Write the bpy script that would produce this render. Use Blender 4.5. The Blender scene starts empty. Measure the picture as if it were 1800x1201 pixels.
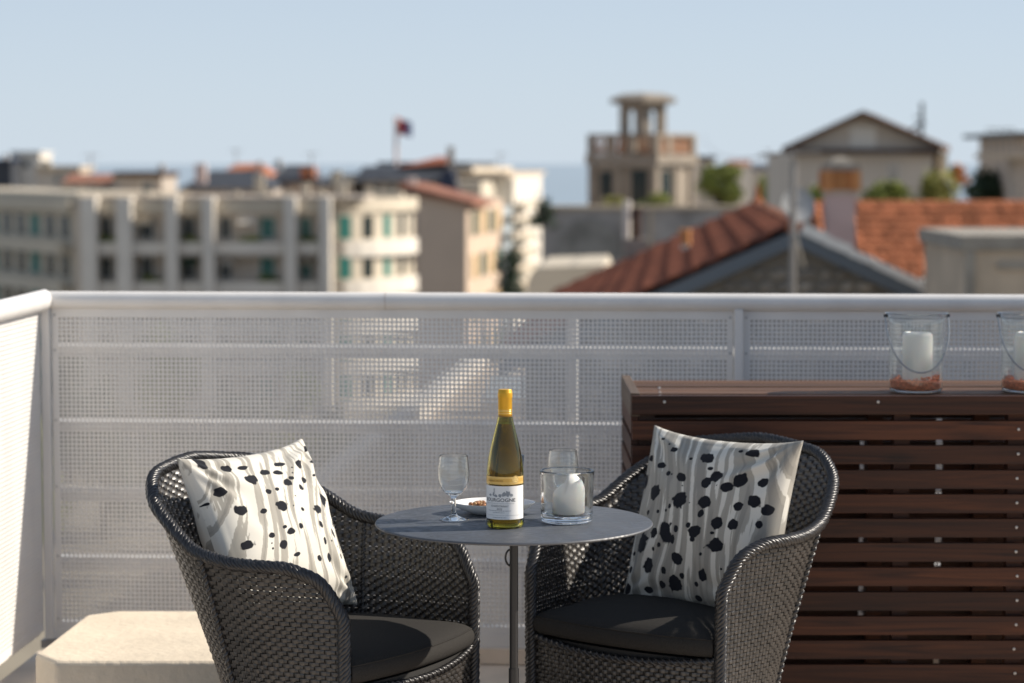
import bpy, bmesh, math, random
import numpy as np
from mathutils import Vector, Matrix, noise as mnoise

random.seed(7)
rng = np.random.default_rng(7)
R = math.radians
C = bpy.context.scene.collection
scene = bpy.context.scene

# ------------------------------------------------------------------ camera, sky, sun, exposure
F_PX = 4250.0                       # 85 mm lens on a 36 mm wide frame of 1800 px
CAM_Z = 1.485
PITCH = math.atan((600.5 - 288.0) / F_PX)
cam_data = bpy.data.cameras.new('camera')
cam = bpy.data.objects.new('camera', cam_data)
C.objects.link(cam)
cam.location = (0, 0, CAM_Z)
cam.rotation_euler = (math.pi / 2 - PITCH, 0, 0)
cam_data.lens = 85.0
cam_data.sensor_width = 36.0
cam_data.clip_start = 0.1
cam_data.clip_end = 300000.0
cam_data.dof.use_dof = True
cam_data.dof.focus_distance = 5.15
cam_data.dof.aperture_fstop = 3.3
cam_data.dof.aperture_blades = 9
scene.camera = cam

SUN_EL, SUN_AZ = 33.0, 10.0         # azimuth: degrees from +X towards +Y
S = Vector((math.cos(R(SUN_EL)) * math.cos(R(SUN_AZ)), math.cos(R(SUN_EL)) * math.sin(R(SUN_AZ)), math.sin(R(SUN_EL))))
world = bpy.data.worlds.new('World')
scene.world = world
world.use_nodes = True
wn = world.node_tree
for n in list(wn.nodes):
    wn.nodes.remove(n)
sky = wn.nodes.new('ShaderNodeTexSky')
sky.sky_type = 'NISHITA'
sky.sun_disc = False
sky.sun_elevation = R(SUN_EL)
sky.sun_rotation = R(90.0 - SUN_AZ)
sky.altitude = 60.0
sky.air_density = 0.6
sky.dust_density = 0.0
sky.ozone_density = 3.0
bg = wn.nodes.new('ShaderNodeBackground')
bg.inputs['Strength'].default_value = 0.080
wo = wn.nodes.new('ShaderNodeOutputWorld')
# milky marine haze low in the sky, all round the horizon, thinning towards the zenith
wtc = wn.nodes.new('ShaderNodeTexCoord')
wsep = wn.nodes.new('ShaderNodeSeparateXYZ')
wn.links.new(wtc.outputs['Generated'], wsep.inputs['Vector'])
wab = wn.nodes.new('ShaderNodeMath'); wab.operation = 'ABSOLUTE'
wn.links.new(wsep.outputs['Z'], wab.inputs[0])
winv = wn.nodes.new('ShaderNodeMath'); winv.operation = 'SUBTRACT'; winv.inputs[0].default_value = 1.0
wn.links.new(wab.outputs[0], winv.inputs[1])
wpw = wn.nodes.new('ShaderNodeMath'); wpw.operation = 'POWER'; wpw.inputs[1].default_value = 5.0
wn.links.new(winv.outputs[0], wpw.inputs[0])
wml = wn.nodes.new('ShaderNodeMath'); wml.operation = 'MULTIPLY_ADD'; wml.inputs[1].default_value = 0.66; wml.inputs[2].default_value = 0.32
wn.links.new(wpw.outputs[0], wml.inputs[0])
wmx = wn.nodes.new('ShaderNodeMix'); wmx.data_type = 'RGBA'
wn.links.new(wml.outputs[0], wmx.inputs['Factor'])
wn.links.new(sky.outputs['Color'], wmx.inputs['A'])
wmx.inputs['B'].default_value = (5.45, 6.2, 6.95, 1)
wn.links.new(wmx.outputs['Result'], bg.inputs['Color'])
wn.links.new(bg.outputs['Background'], wo.inputs['Surface'])
sun_data = bpy.data.lights.new('sun', 'SUN')
sun_data.energy = 4.6
sun_data.angle = R(0.53)
sun_data.color = (1.0, 0.91, 0.79)
sun = bpy.data.objects.new('sun', sun_data)
C.objects.link(sun)
sun.rotation_euler = S.to_track_quat('Z', 'Y').to_euler()
sun.location = S * 50

scene.view_settings.view_transform = 'Standard'
scene.view_settings.look = 'None'
scene.view_settings.exposure = 0.50
scene.view_settings.gamma = 1.0
scene.view_settings.use_curve_mapping = False
scene.render.engine = 'CYCLES'
cy = scene.cycles
cy.use_denoising = True
try:
    cy.denoiser = 'OPENIMAGEDENOISE'
except Exception:
    pass
cy.max_bounces = 14
cy.transmission_bounces = 14
cy.transparent_max_bounces = 16
cy.glossy_bounces = 6
cy.diffuse_bounces = 4
cy.sample_clamp_indirect = 5.0
cy.blur_glossy = 0.5

# ------------------------------------------------------------------ helpers
CP, SP = math.cos(PITCH), math.sin(PITCH)
def at(px, py, D):
    """Point at depth D (world Y) that stands where the photograph shows pixel px, py."""
    x = (px - 900.0) / F_PX
    y = (600.5 - py) / F_PX
    dy = CP + y * SP
    dz = -SP + y * CP
    k = D / dy
    return Vector((x * k, D, CAM_Z + dz * k))

def mat(name, col, rough=0.6, metal=0.0, var=0.0, vscale=8.0, bump=0.0, bscale=60.0, stretch=(1, 1, 1), spec=0.5, col2=None, detail=4.0, bdist=0.01):
    m = bpy.data.materials.new(name)
    m.use_nodes = True
    nt = m.node_tree
    b = nt.nodes['Principled BSDF']
    b.inputs['Roughness'].default_value = rough
    b.inputs['Metallic'].default_value = metal
    b.inputs['Specular IOR Level'].default_value = spec
    b.inputs['Base Color'].default_value = (*col, 1)
    if var > 0 or bump > 0:
        tc = nt.nodes.new('ShaderNodeTexCoord')
        mp = nt.nodes.new('ShaderNodeMapping')
        mp.inputs['Scale'].default_value = stretch
        nt.links.new(tc.outputs['Object'], mp.inputs['Vector'])
    if var > 0 or col2:
        nz = nt.nodes.new('ShaderNodeTexNoise')
        nz.inputs['Scale'].default_value = vscale
        nz.inputs['Detail'].default_value = detail
        nt.links.new(mp.outputs['Vector'], nz.inputs['Vector'])
        cr = nt.nodes.new('ShaderNodeValToRGB')
        c2 = col2 if col2 else tuple(min(1, c * (1 + var)) for c in col)
        c1 = col if col2 else tuple(c * (1 - var) for c in col)
        cr.color_ramp.elements[0].position = 0.32
        cr.color_ramp.elements[1].position = 0.68
        cr.color_ramp.elements[0].color = (*c1, 1)
        cr.color_ramp.elements[1].color = (*c2, 1)
        nt.links.new(nz.outputs['Fac'], cr.inputs['Fac'])
        nt.links.new(cr.outputs['Color'], b.inputs['Base Color'])
    if bump > 0:
        nb = nt.nodes.new('ShaderNodeTexNoise')
        nb.inputs['Scale'].default_value = bscale
        nb.inputs['Detail'].default_value = 6.0
        nt.links.new(mp.outputs['Vector'], nb.inputs['Vector'])
        bp = nt.nodes.new('ShaderNodeBump')
        bp.inputs['Strength'].default_value = bump
        bp.inputs['Distance'].default_value = bdist
        nt.links.new(nb.outputs['Fac'], bp.inputs['Height'])
        nt.links.new(bp.outputs['Normal'], b.inputs['Normal'])
    return m

def glass(name, col=(1, 1, 1), ior=1.5, rough=0.0):
    m = bpy.data.materials.new(name)
    m.use_nodes = True
    b = m.node_tree.nodes['Principled BSDF']
    b.inputs['Base Color'].default_value = (*col, 1)
    b.inputs['Transmission Weight'].default_value = 1.0
    b.inputs['Roughness'].default_value = rough
    b.inputs['IOR'].default_value = ior
    return m

class MB:
    """Collects shapes and links them as ONE mesh object."""
    def __init__(self):
        self.v, self.f = [], []
    def add(self, vs, fs):
        o = len(self.v)
        self.v += [tuple(p) for p in vs]
        self.f += [tuple(i + o for i in q) for q in fs]
        return self
    def box(self, x0, x1, y0, y1, z0, z1, M=None):
        vs = [Vector((x, y, z)) for z in (z0, z1) for y in (y0, y1) for x in (x0, x1)]
        if M is not None:
            vs = [M @ p for p in vs]
        return self.add(vs, [(0, 2, 3, 1), (4, 5, 7, 6), (0, 1, 5, 4), (2, 6, 7, 3), (0, 4, 6, 2), (1, 3, 7, 5)])
    def hull8(self, pts):            # 4 bottom + 4 top, both counter-clockwise from above
        return self.add(pts, [(3, 2, 1, 0), (4, 5, 6, 7), (0, 1, 5, 4), (1, 2, 6, 5), (2, 3, 7, 6), (3, 0, 4, 7)])
    def prism(self, poly, d):        # polygon swept along vector d
        n = len(poly)
        d = Vector(d)
        vs = [Vector(p) for p in poly] + [Vector(p) + d for p in poly]
        fs = [tuple(range(n - 1, -1, -1)), tuple(range(n, 2 * n))]
        fs += [(i, (i + 1) % n, n + (i + 1) % n, n + i) for i in range(n)]
        return self.add(vs, fs)
    def tube(self, path, r, n=8, caps=True, closed=False):
        path = [Vector(p) for p in path]
        m = len(path)
        rs = r if hasattr(r, '__len__') else [r] * m
        prev = None
        vs = []
        for i, p in enumerate(path):
            if closed:
                t = (path[(i + 1) % m] - path[i - 1]).normalized()
            else:
                a, b = path[max(i - 1, 0)], path[min(i + 1, m - 1)]
                t1 = (p - a).normalized() if i > 0 else (b - p).normalized()
                t2 = (b - p).normalized() if i < m - 1 else t1
                t = (t1 + t2).normalized()
            if prev is None:
                u = t.orthogonal().normalized()
            else:
                u = (prev - t * prev.dot(t)).normalized()
            prev = u
            w = t.cross(u)
            k = 1.0
            if not closed and 0 < i < m - 1:
                k = 1.0 / max(0.5, t1.dot(t))
            for j in range(n):
                a = 2 * math.pi * j / n
                vs.append(p + (u * math.cos(a) + w * math.sin(a)) * rs[i] * (k if k < 1.3 else 1.0))
        fs = []
        for i in range(m if closed else m - 1):
            for j in range(n):
                a, b = i * n + j, i * n + (j + 1) % n
                c, d = ((i + 1) % m) * n + (j + 1) % n, ((i + 1) % m) * n + j
                fs.append((a, b, c, d))
        if caps and not closed:
            fs.append(tuple(range(n - 1, -1, -1)))
            fs.append(tuple((m - 1) * n + j for j in range(n)))
        return self.add(vs, fs)
    def lathe(self, prof, n=48, cx=0, cy=0, z0=0, sx=1, sy=1, a0=0.0, a1=2 * math.pi, wob=None):
        full = abs(a1 - a0 - 2 * math.pi) < 1e-6
        na = n if full else n + 1
        vs, rings = [], []
        for (r, z) in prof:
            if r < 1e-7:
                rings.append([len(vs)])
                vs.append((cx, cy, z0 + z))
            else:
                ring = []
                for j in range(na):
                    a = a0 + (a1 - a0) * j / n
                    k = 1.0 if wob is None else wob(a, z)
                    ring.append(len(vs))
                    vs.append((cx + r * sx * k * math.cos(a), cy + r * sy * k * math.sin(a), z0 + z))
                rings.append(ring)
        fs = []
        for A, B in zip(rings[:-1], rings[1:]):
            for j in range(na if full else na - 1):
                j2 = (j + 1) % na
                if len(A) == 1 and len(B) > 1:
                    fs.append((A[0], B[j2], B[j]))
                elif len(B) == 1 and len(A) > 1:
                    fs.append((A[j], A[j2], B[0]))
                elif len(A) > 1 and len(B) > 1:
                    fs.append((A[j], A[j2], B[j2], B[j]))
        return self.add(vs, fs)
    def mesh(self, name):
        me = bpy.data.meshes.new(name)
        me.from_pydata(self.v, [], self.f)
        me.update()
        return me
    def build(self, name, m, parent=None, smooth=False, bevel=0.0, seg=2, sharp=35, fixn=False):
        me = self.mesh(name)
        if fixn:
            bm = bmesh.new(); bm.from_mesh(me)
            bmesh.ops.recalc_face_normals(bm, faces=bm.faces)
            bm.to_mesh(me); bm.free()
        o = link(name, me, m, parent)
        if bevel > 0:
            md = o.modifiers.new('bevel', 'BEVEL')
            md.width = bevel; md.segments = seg; md.limit_method = 'ANGLE'; md.angle_limit = R(40)
        if smooth:
            shade(me, sharp)
        return o

def shade(me, sharp=35):
    me.polygons.foreach_set('use_smooth', [True] * len(me.polygons))
    if sharp and sharp < 180:
        try:
            me.set_sharp_from_angle(angle=R(sharp))
        except Exception:
            pass

def link(name, me, m, parent=None):
    o = bpy.data.objects.new(name, me)
    C.objects.link(o)
    if m is not None and len(me.materials) == 0:
        me.materials.append(m)
    if parent is not None:
        o.parent = parent
    return o

def np_obj(name, verts, quads, m, parent=None, smooth=False):
    me = bpy.data.meshes.new(name)
    nv, nq = len(verts), len(quads)
    me.vertices.add(nv)
    me.vertices.foreach_set('co', np.ascontiguousarray(verts, dtype=np.float32).ravel())
    me.loops.add(nq * 4)
    me.loops.foreach_set('vertex_index', np.ascontiguousarray(quads, dtype=np.int32).ravel())
    me.polygons.add(nq)
    me.polygons.foreach_set('loop_start', np.arange(0, nq * 4, 4, dtype=np.int32))
    me.update(calc_edges=True)
    me.validate()
    if smooth:
        me.polygons.foreach_set('use_smooth', np.ones(nq, dtype=bool))
    return link(name, me, m, parent)

def thing(name, label, cat, loc=(0, 0, 0), rotz=0.0, group=None):
    o = bpy.data.objects.new(name, None)
    o.empty_display_size = 0.1
    C.objects.link(o)
    o.location = loc
    o.rotation_euler = (0, 0, rotz)
    return tag(o, label, cat, group)

def tag(o, label, cat, group=None):
    o['label'] = label
    o['category'] = cat
    if group:
        o['group'] = group
    return o

def kind(o, k):
    o['kind'] = k
    return o

def copy_tree(o, parent=None):
    c = o.copy()
    C.objects.link(c)
    c.parent = parent
    for ch in list(o.children):
        copy_tree(ch, c)
    return c

def inst(name, me, parent, loc, rot=(0, 0, 0), scale=(1, 1, 1)):
    o = bpy.data.objects.new(name, me)
    C.objects.link(o)
    o.parent = parent
    o.location = loc
    o.rotation_euler = rot
    o.scale = scale
    return o

# ------------------------------------------------------------------ materials
M = {}
M['white_paint'] = mat('white_paint', (0.71, 0.695, 0.675), 0.38, var=0.05, vscale=2.5, detail=8, stretch=(3, 3, 0.8))
M['ochre_floor'] = mat('ochre_floor', (0.70, 0.59, 0.475), 0.8, var=0.10, vscale=6, bump=0.25, bscale=160, bdist=0.003)
M['cream_render'] = mat('cream_render', (0.66, 0.575, 0.455), 0.9, var=0.07, vscale=7, bump=0.6, bscale=45, bdist=0.006)
M['wicker'] = mat('wicker', (0.026, 0.022, 0.019), 0.40, var=0.5, vscale=30, spec=0.85)
M['wicker_rim'] = mat('wicker_rim', (0.018, 0.017, 0.018), 0.36, var=0.25, vscale=30, spec=0.65)
M['seat_fabric'] = mat('seat_fabric', (0.030, 0.028, 0.026), 0.9, var=0.25, vscale=500, bump=0.35, bscale=700, bdist=0.002, spec=0.2)
M['dark_deck'] = mat('dark_deck', (0.015, 0.014, 0.013), 0.7)
M['table_metal'] = mat('table_metal', (0.078, 0.086, 0.100), 0.50, var=0.13, vscale=9, bump=0.12, bscale=180, bdist=0.002, detail=9, stretch=(1.6, 0.7, 1))
nt_ = M['table_metal'].node_tree
tc_ = nt_.nodes.new('ShaderNodeTexCoord')
vo_ = nt_.nodes.new('ShaderNodeTexNoise'); vo_.inputs['Scale'].default_value = 22; vo_.inputs['Detail'].default_value = 8; vo_.inputs['Distortion'].default_value = 2.5
nt_.links.new(tc_.outputs['Object'], vo_.inputs['Vector'])
mr_ = nt_.nodes.new('ShaderNodeMapRange'); mr_.inputs['From Min'].default_value = 0.35; mr_.inputs['From Max'].default_value = 0.7
mr_.inputs['To Min'].default_value = 0.40; mr_.inputs['To Max'].default_value = 0.66
nt_.links.new(vo_.outputs['Fac'], mr_.inputs['Value']); nt_.links.new(mr_.outputs['Result'], nt_.nodes['Principled BSDF'].inputs['Roughness'])
M['black_metal'] = mat('black_metal', (0.018, 0.018, 0.019), 0.35)
M['clear_glass'] = glass('clear_glass', (0.97, 0.99, 0.99), 1.48)
M['jar_glass'] = glass('jar_glass', (0.95, 0.98, 0.98), 1.45)
M['bottle_glass'] = glass('bottle_glass', (0.54, 0.47, 0.06), 1.52)
M['wine'] = glass('wine', (0.93, 0.68, 0.09), 1.34)
M['capsule'] = mat('capsule', (0.66, 0.36, 0.02), 0.38, metal=0.35)
M['capsule_gold'] = mat('capsule_gold', (0.75, 0.55, 0.22), 0.3, metal=0.7)
M['label_paper'] = mat('label_paper', (0.82, 0.81, 0.79), 0.7)
M['label_gold'] = mat('label_gold', (0.68, 0.42, 0.10), 0.4, metal=0.3)
M['label_gold_light'] = mat('label_gold_light', (0.85, 0.62, 0.24), 0.4, metal=0.3)
M['ink'] = mat('ink', (0.03, 0.03, 0.035), 0.7)
M['ink_gold'] = mat('ink_gold', (0.22, 0.11, 0.03), 0.6)
M['ink_grey'] = mat('ink_grey', (0.30, 0.32, 0.34), 0.7)
M['porcelain'] = mat('porcelain', (0.80, 0.80, 0.79), 0.18)
M['tan_bolt'] = mat('tan_bolt', (0.45, 0.45, 0.45), 0.4, metal=0.5)
M['nut'] = mat('nut', (0.50, 0.30, 0.15), 0.7, var=0.35, vscale=90)
M['nut_dark'] = mat('nut_dark', (0.28, 0.13, 0.06), 0.7, var=0.3, vscale=90)
M['wax'] = mat('wax', (0.84, 0.82, 0.77), 0.5, var=0.02, vscale=20)
wx = M['wax'].node_tree.nodes['Principled BSDF']
wx.inputs['Subsurface Weight'].default_value = 0.35
wx.inputs['Subsurface Radius'].default_value = (0.012, 0.009, 0.006)
M['coral'] = mat('coral', (0.80, 0.25, 0.13), 0.8, var=0.4, vscale=160)
M['steel_wire'] = mat('steel_wire', (0.35, 0.36, 0.37), 0.35, metal=0.9)
M['screw'] = mat('screw', (0.45, 0.43, 0.41), 0.35, metal=0.6)
M['slim_dark'] = mat('slim_dark', (0.03, 0.045, 0.07), 0.3)

def wood(name, col, col2, axis='x'):
    m = bpy.data.materials.new(name)
    m.use_nodes = True
    nt = m.node_tree
    b = nt.nodes['Principled BSDF']
    b.inputs['Roughness'].default_value = 0.55
    b.inputs['Specular IOR Level'].default_value = 0.35
    tc = nt.nodes.new('ShaderNodeTexCoord')
    oi = nt.nodes.new('ShaderNodeObjectInfo')
    va = nt.nodes.new('ShaderNodeVectorMath'); va.operation = 'MULTIPLY_ADD'
    va.inputs[1].default_value = (1, 1, 1)
    nt.links.new(tc.outputs['Object'], va.inputs[0])
    sc = nt.nodes.new('ShaderNodeVectorMath'); sc.operation = 'SCALE'
    sc.inputs[0].default_value = (13.0, 7.0, 5.0)
    nt.links.new(oi.outputs['Random'], sc.inputs['Scale'])
    nt.links.new(sc.outputs['Vector'], va.inputs[2])
    mp = nt.nodes.new('ShaderNodeMapping')
    mp.inputs['Scale'].default_value = (1.6, 45, 45) if axis == 'x' else (45, 1.6, 45)
    nt.links.new(va.outputs['Vector'], mp.inputs['Vector'])
    nz = nt.nodes.new('ShaderNodeTexNoise')
    nz.inputs['Scale'].default_value = 1.4; nz.inputs['Detail'].default_value = 7; nz.inputs['Distortion'].default_value = 1.2
    nt.links.new(mp.outputs['Vector'], nz.inputs['Vector'])
    # knots: sparse, elongated
    mp2 = nt.nodes.new('ShaderNodeMapping')
    mp2.inputs['Scale'].default_value = (5, 14, 14) if axis == 'x' else (14, 5, 14)
    nt.links.new(va.outputs['Vector'], mp2.inputs['Vector'])
    vo = nt.nodes.new('ShaderNodeTexVoronoi')
    vo.inputs['Scale'].default_value = 0.55
    nt.links.new(mp2.outputs['Vector'], vo.inputs['Vector'])
    kr = nt.nodes.new('ShaderNodeValToRGB')
    kr.color_ramp.elements[0].position = 0.05; kr.color_ramp.elements[0].color = (0.25, 0.25, 0.25, 1)
    kr.color_ramp.elements[1].position = 0.16; kr.color_ramp.elements[1].color = (1, 1, 1, 1)
    nt.links.new(vo.outputs['Distance'], kr.inputs['Fac'])
    cr = nt.nodes.new('ShaderNodeValToRGB')
    cr.color_ramp.elements[0].position = 0.3; cr.color_ramp.elements[0].color = (*col, 1)
    cr.color_ramp.elements[1].position = 0.72; cr.color_ramp.elements[1].color = (*col2, 1)
    nt.links.new(nz.outputs['Fac'], cr.inputs['Fac'])
    mx = nt.nodes.new('ShaderNodeMix'); mx.data_type = 'RGBA'; mx.blend_type = 'MULTIPLY'
    mx.inputs['Factor'].default_value = 0.8
    nt.links.new(cr.outputs['Color'], mx.inputs['A']); nt.links.new(kr.outputs['Color'], mx.inputs['B'])
    mv = nt.nodes.new('ShaderNodeMix'); mv.data_type = 'RGBA'; mv.blend_type = 'MULTIPLY'
    mr = nt.nodes.new('ShaderNodeMapRange'); mr.inputs['To Min'].default_value = 0.55; mr.inputs['To Max'].default_value = 1.35
    nt.links.new(oi.outputs['Random'], mr.inputs['Value'])
    mv.inputs['Factor'].default_value = 1.0
    nt.links.new(mx.outputs['Result'], mv.inputs['A']); nt.links.new(mr.outputs['Result'], mv.inputs['B'])
    nt.links.new(mv.outputs['Result'], b.inputs['Base Color'])
    bp = nt.nodes.new('ShaderNodeBump'); bp.inputs['Strength'].default_value = 0.25; bp.inputs['Distance'].default_value = 0.003
    nt.links.new(nz.outputs['Fac'], bp.inputs['Height']); nt.links.new(bp.outputs['Normal'], b.inputs['Normal'])
    return m
M['wood'] = wood('dark_wood', (0.022, 0.0065, 0.003), (0.090, 0.028, 0.010))
M['wood_top'] = wood('dark_wood_top', (0.030, 0.015, 0.008), (0.20, 0.105, 0.058))
M['wood_end'] = wood('dark_wood_end', (0.09, 0.06, 0.04), (0.15, 0.11, 0.08), 'y')

def pillow_mat():
    m = bpy.data.materials.new('printed_cotton')
    m.use_nodes = True
    nt = m.node_tree
    b = nt.nodes['Principled BSDF']
    b.inputs['Roughness'].default_value = 0.9
    b.inputs['Specular IOR Level'].default_value = 0.15
    b.inputs['Sheen Weight'].default_value = 0.1
    def attr(n):
        a = nt.nodes.new('ShaderNodeAttribute'); a.attribute_name = n; return a
    uv = attr('print_uv')
    # dry-brush streaks: noise stretched down the cloth
    mp = nt.nodes.new('ShaderNodeMapping'); mp.inputs['Scale'].default_value = (60, 3.0, 1)
    nt.links.new(uv.outputs['Vector'], mp.inputs['Vector'])
    n2 = nt.nodes.new('ShaderNodeTexNoise'); n2.inputs['Scale'].default_value = 1.0; n2.inputs['Detail'].default_value = 5
    nt.links.new(mp.outputs['Vector'], n2.inputs['Vector'])
    st = attr('stroke')
    ad = nt.nodes.new('ShaderNodeMath'); ad.operation = 'MULTIPLY_ADD'
    ad.inputs[1].default_value = 0.30
    nt.links.new(n2.outputs['Fac'], ad.inputs[0]); nt.links.new(st.outputs['Fac'], ad.inputs[2])
    cr = nt.nodes.new('ShaderNodeValToRGB')
    e = cr.color_ramp.elements
    e[0].position = 0.56; e[0].color = (0.66, 0.635, 0.57, 1)
    e[1].position = 0.585; e[1].color = (0.38, 0.36, 0.315, 1)
    x = cr.color_ramp.elements.new(0.78); x.color = (0.355, 0.335, 0.295, 1)
    x = cr.color_ramp.elements.new(0.84); x.color = (0.29, 0.275, 0.245, 1)
    nt.links.new(ad.outputs['Value'], cr.inputs['Fac'])
    bl = attr('blot')
    gt = nt.nodes.new('ShaderNodeMapRange')
    gt.inputs['From Min'].default_value = -0.06; gt.inputs['From Max'].default_value = 0.06
    nt.links.new(bl.outputs['Fac'], gt.inputs['Value'])
    mx = nt.nodes.new('ShaderNodeMix'); mx.data_type = 'RGBA'
    nt.links.new(gt.outputs['Result'], mx.inputs['Factor'])
    nt.links.new(cr.outputs['Color'], mx.inputs['A'])
    mx.inputs['B'].default_value = (0.012, 0.013, 0.018, 1)
    nt.links.new(mx.outputs['Result'], b.inputs['Base Color'])
    wv = nt.nodes.new('ShaderNodeTexNoise'); wv.inputs['Scale'].default_value = 260; wv.inputs['Detail'].default_value = 2
    nt.links.new(uv.outputs['Vector'], wv.inputs['Vector'])
    bp = nt.nodes.new('ShaderNodeBump'); bp.inputs['Strength'].default_value = 0.15; bp.inputs['Distance'].default_value = 0.002
    nt.links.new(wv.outputs['Fac'], bp.inputs['Height']); nt.links.new(bp.outputs['Normal'], b.inputs['Normal'])
    return m
M['pillow'] = pillow_mat()
def piece_tint(m, lo, hi):
    """each piece (tile, stone) gets its own tone"""
    nt = m.node_tree
    b = nt.nodes['Principled BSDF']
    src = b.inputs['Base Color'].links[0].from_socket
    oi = nt.nodes.new('ShaderNodeObjectInfo')
    mr = nt.nodes.new('ShaderNodeMapRange'); mr.inputs['To Min'].default_value = lo; mr.inputs['To Max'].default_value = hi
    nt.links.new(oi.outputs['Random'], mr.inputs['Value'])
    mx = nt.nodes.new('ShaderNodeMix'); mx.data_type = 'RGBA'; mx.blend_type = 'MULTIPLY'; mx.inputs['Factor'].default_value = 1.0
    nt.links.new(src, mx.inputs['A']); nt.links.new(mr.outputs['Result'], mx.inputs['B'])
    nt.links.new(mx.outputs['Result'], b.inputs['Base Color'])

# background materials
M['asphalt'] = mat('asphalt', (0.06, 0.06, 0.062), 0.9, var=0.15, vscale=0.3)
M['town_ground'] = mat('town_ground', (0.24, 0.21, 0.16), 0.95, var=0.3, vscale=0.08)
M['sunlit_paving'] = mat('sunlit_paving', (0.45, 0.42, 0.38), 0.9, var=0.1, vscale=0.5)  # pale tone carries the sunlight on the street
M['facade_beige'] = mat('facade_beige', (0.60, 0.52, 0.43), 0.85, var=0.07, vscale=0.35)
M['facade_cream'] = mat('facade_cream', (0.58, 0.51, 0.40), 0.85, var=0.06, vscale=0.5)
M['facade_white'] = mat('facade_white', (0.74, 0.685, 0.60), 0.85, var=0.05, vscale=0.5)
M['facade_tan'] = mat('facade_tan', (0.60, 0.47, 0.36), 0.9, var=0.05, vscale=0.3)
M['facade_yellow'] = mat('facade_yellow', (0.62, 0.45, 0.24), 0.9, var=0.08, vscale=0.5)
M['facade_grey'] = mat('facade_grey', (0.44, 0.38, 0.32), 0.9, var=0.10, vscale=0.6)
M['concrete'] = mat('concrete', (0.54, 0.44, 0.33), 0.9, var=0.14, vscale=2.5, bump=0.3, bscale=20, bdist=0.02)
M['concrete_pale'] = mat('concrete_pale', (0.32, 0.29, 0.245), 0.9, var=0.2, vscale=3.0, bump=0.3, bscale=18, bdist=0.02)
M['tower_stone'] = mat('tower_stone', (0.29, 0.245, 0.195), 0.9, var=0.15, vscale=0.9)
M['wall_stone_grey'] = mat('wall_stone_grey', (0.33, 0.31, 0.295), 0.95, var=0.3, vscale=0.6, bump=0.4, bscale=4, bdist=0.05)
M['rubble'] = mat('rubble', (0.24, 0.22, 0.19), 0.95, var=0.4, vscale=6, bump=0.6, bscale=9, bdist=0.05)
M['mortar'] = mat('mortar', (0.20, 0.18, 0.15), 0.95)
M['barge'] = mat('barge', (0.13, 0.155, 0.18), 0.6)
M['tile_red'] = mat('tile_red', (0.26, 0.085, 0.045), 0.8, var=0.3, vscale=2.5)
M['tile_orange'] = mat('tile_orange', (0.44, 0.165, 0.08), 0.85, var=0.35, vscale=2.5, spec=0.2)
piece_tint(M['tile_red'], 0.55, 1.4); piece_tint(M['tile_orange'], 0.6, 1.25)
M['tile_far'] = mat('tile_far', (0.28, 0.12, 0.075), 0.85, var=0.25, vscale=1.0)
M['tile_brown'] = mat('tile_brown', (0.13, 0.075, 0.05), 0.95, var=0.25, vscale=1.0, spec=0.05)
M['mortar_white'] = mat('mortar_white', (0.88, 0.85, 0.79), 0.9, var=0.08, vscale=6)
M['slate'] = mat('slate', (0.045, 0.05, 0.06), 0.6, var=0.2, vscale=1.0)
M['slate_navy'] = mat('slate_navy', (0.015, 0.025, 0.06), 0.5)
M['window_dark'] = mat('window_dark', (0.010, 0.020, 0.020), 0.25, spec=0.3)
M['frame_white'] = mat('frame_white', (0.65, 0.64, 0.60), 0.6)
M['shutter_teal'] = mat('shutter_teal', (0.02, 0.17, 0.14), 0.6)
M['shutter_green'] = mat('shutter_green', (0.05, 0.10, 0.06), 0.6)
M['rail_blue'] = mat('rail_blue', (0.45, 0.50, 0.52), 0.4)
M['pink_render'] = mat('pink_render', (0.64, 0.50, 0.45), 0.9, var=0.06, vscale=3)
M['terracotta'] = mat('terracotta', (0.58, 0.27, 0.10), 0.85, var=0.15, vscale=5)
M['baluster'] = mat('baluster', (0.44, 0.25, 0.15), 0.85, var=0.1, vscale=5)
M['brown_wood'] = mat('brown_wood', (0.06, 0.03, 0.02), 0.7)
M['galvanised'] = mat('galvanised', (0.30, 0.28, 0.26), 0.5, metal=0.4)
M['dish'] = mat('dish', (0.36, 0.37, 0.38), 0.4)
M['bark'] = mat('bark', (0.08, 0.06, 0.045), 0.9)
M['flag_red'] = mat('flag_red', (0.45, 0.06, 0.06), 0.8)
M['flag_navy'] = mat('flag_navy', (0.05, 0.06, 0.14), 0.8)
def leafmat(name, c):
    return mat(name, c, 0.7, var=0.45, vscale=1.6)
M['leaf_mid'] = leafmat('leaf_mid', (0.22, 0.25, 0.05))
M['leaf_dark'] = leafmat('leaf_dark', (0.03, 0.055, 0.025))
M['leaf_light'] = leafmat('leaf_light', (0.32, 0.31, 0.08))
M['water'] = mat('water', (0.03, 0.08, 0.13), 0.12, bump=0.06, bscale=0.05, bdist=0.5)
M['arch_infill'] = mat('arch_infill', (0.25, 0.24, 0.22), 0.95, var=0.3, vscale=0.8)

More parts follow.
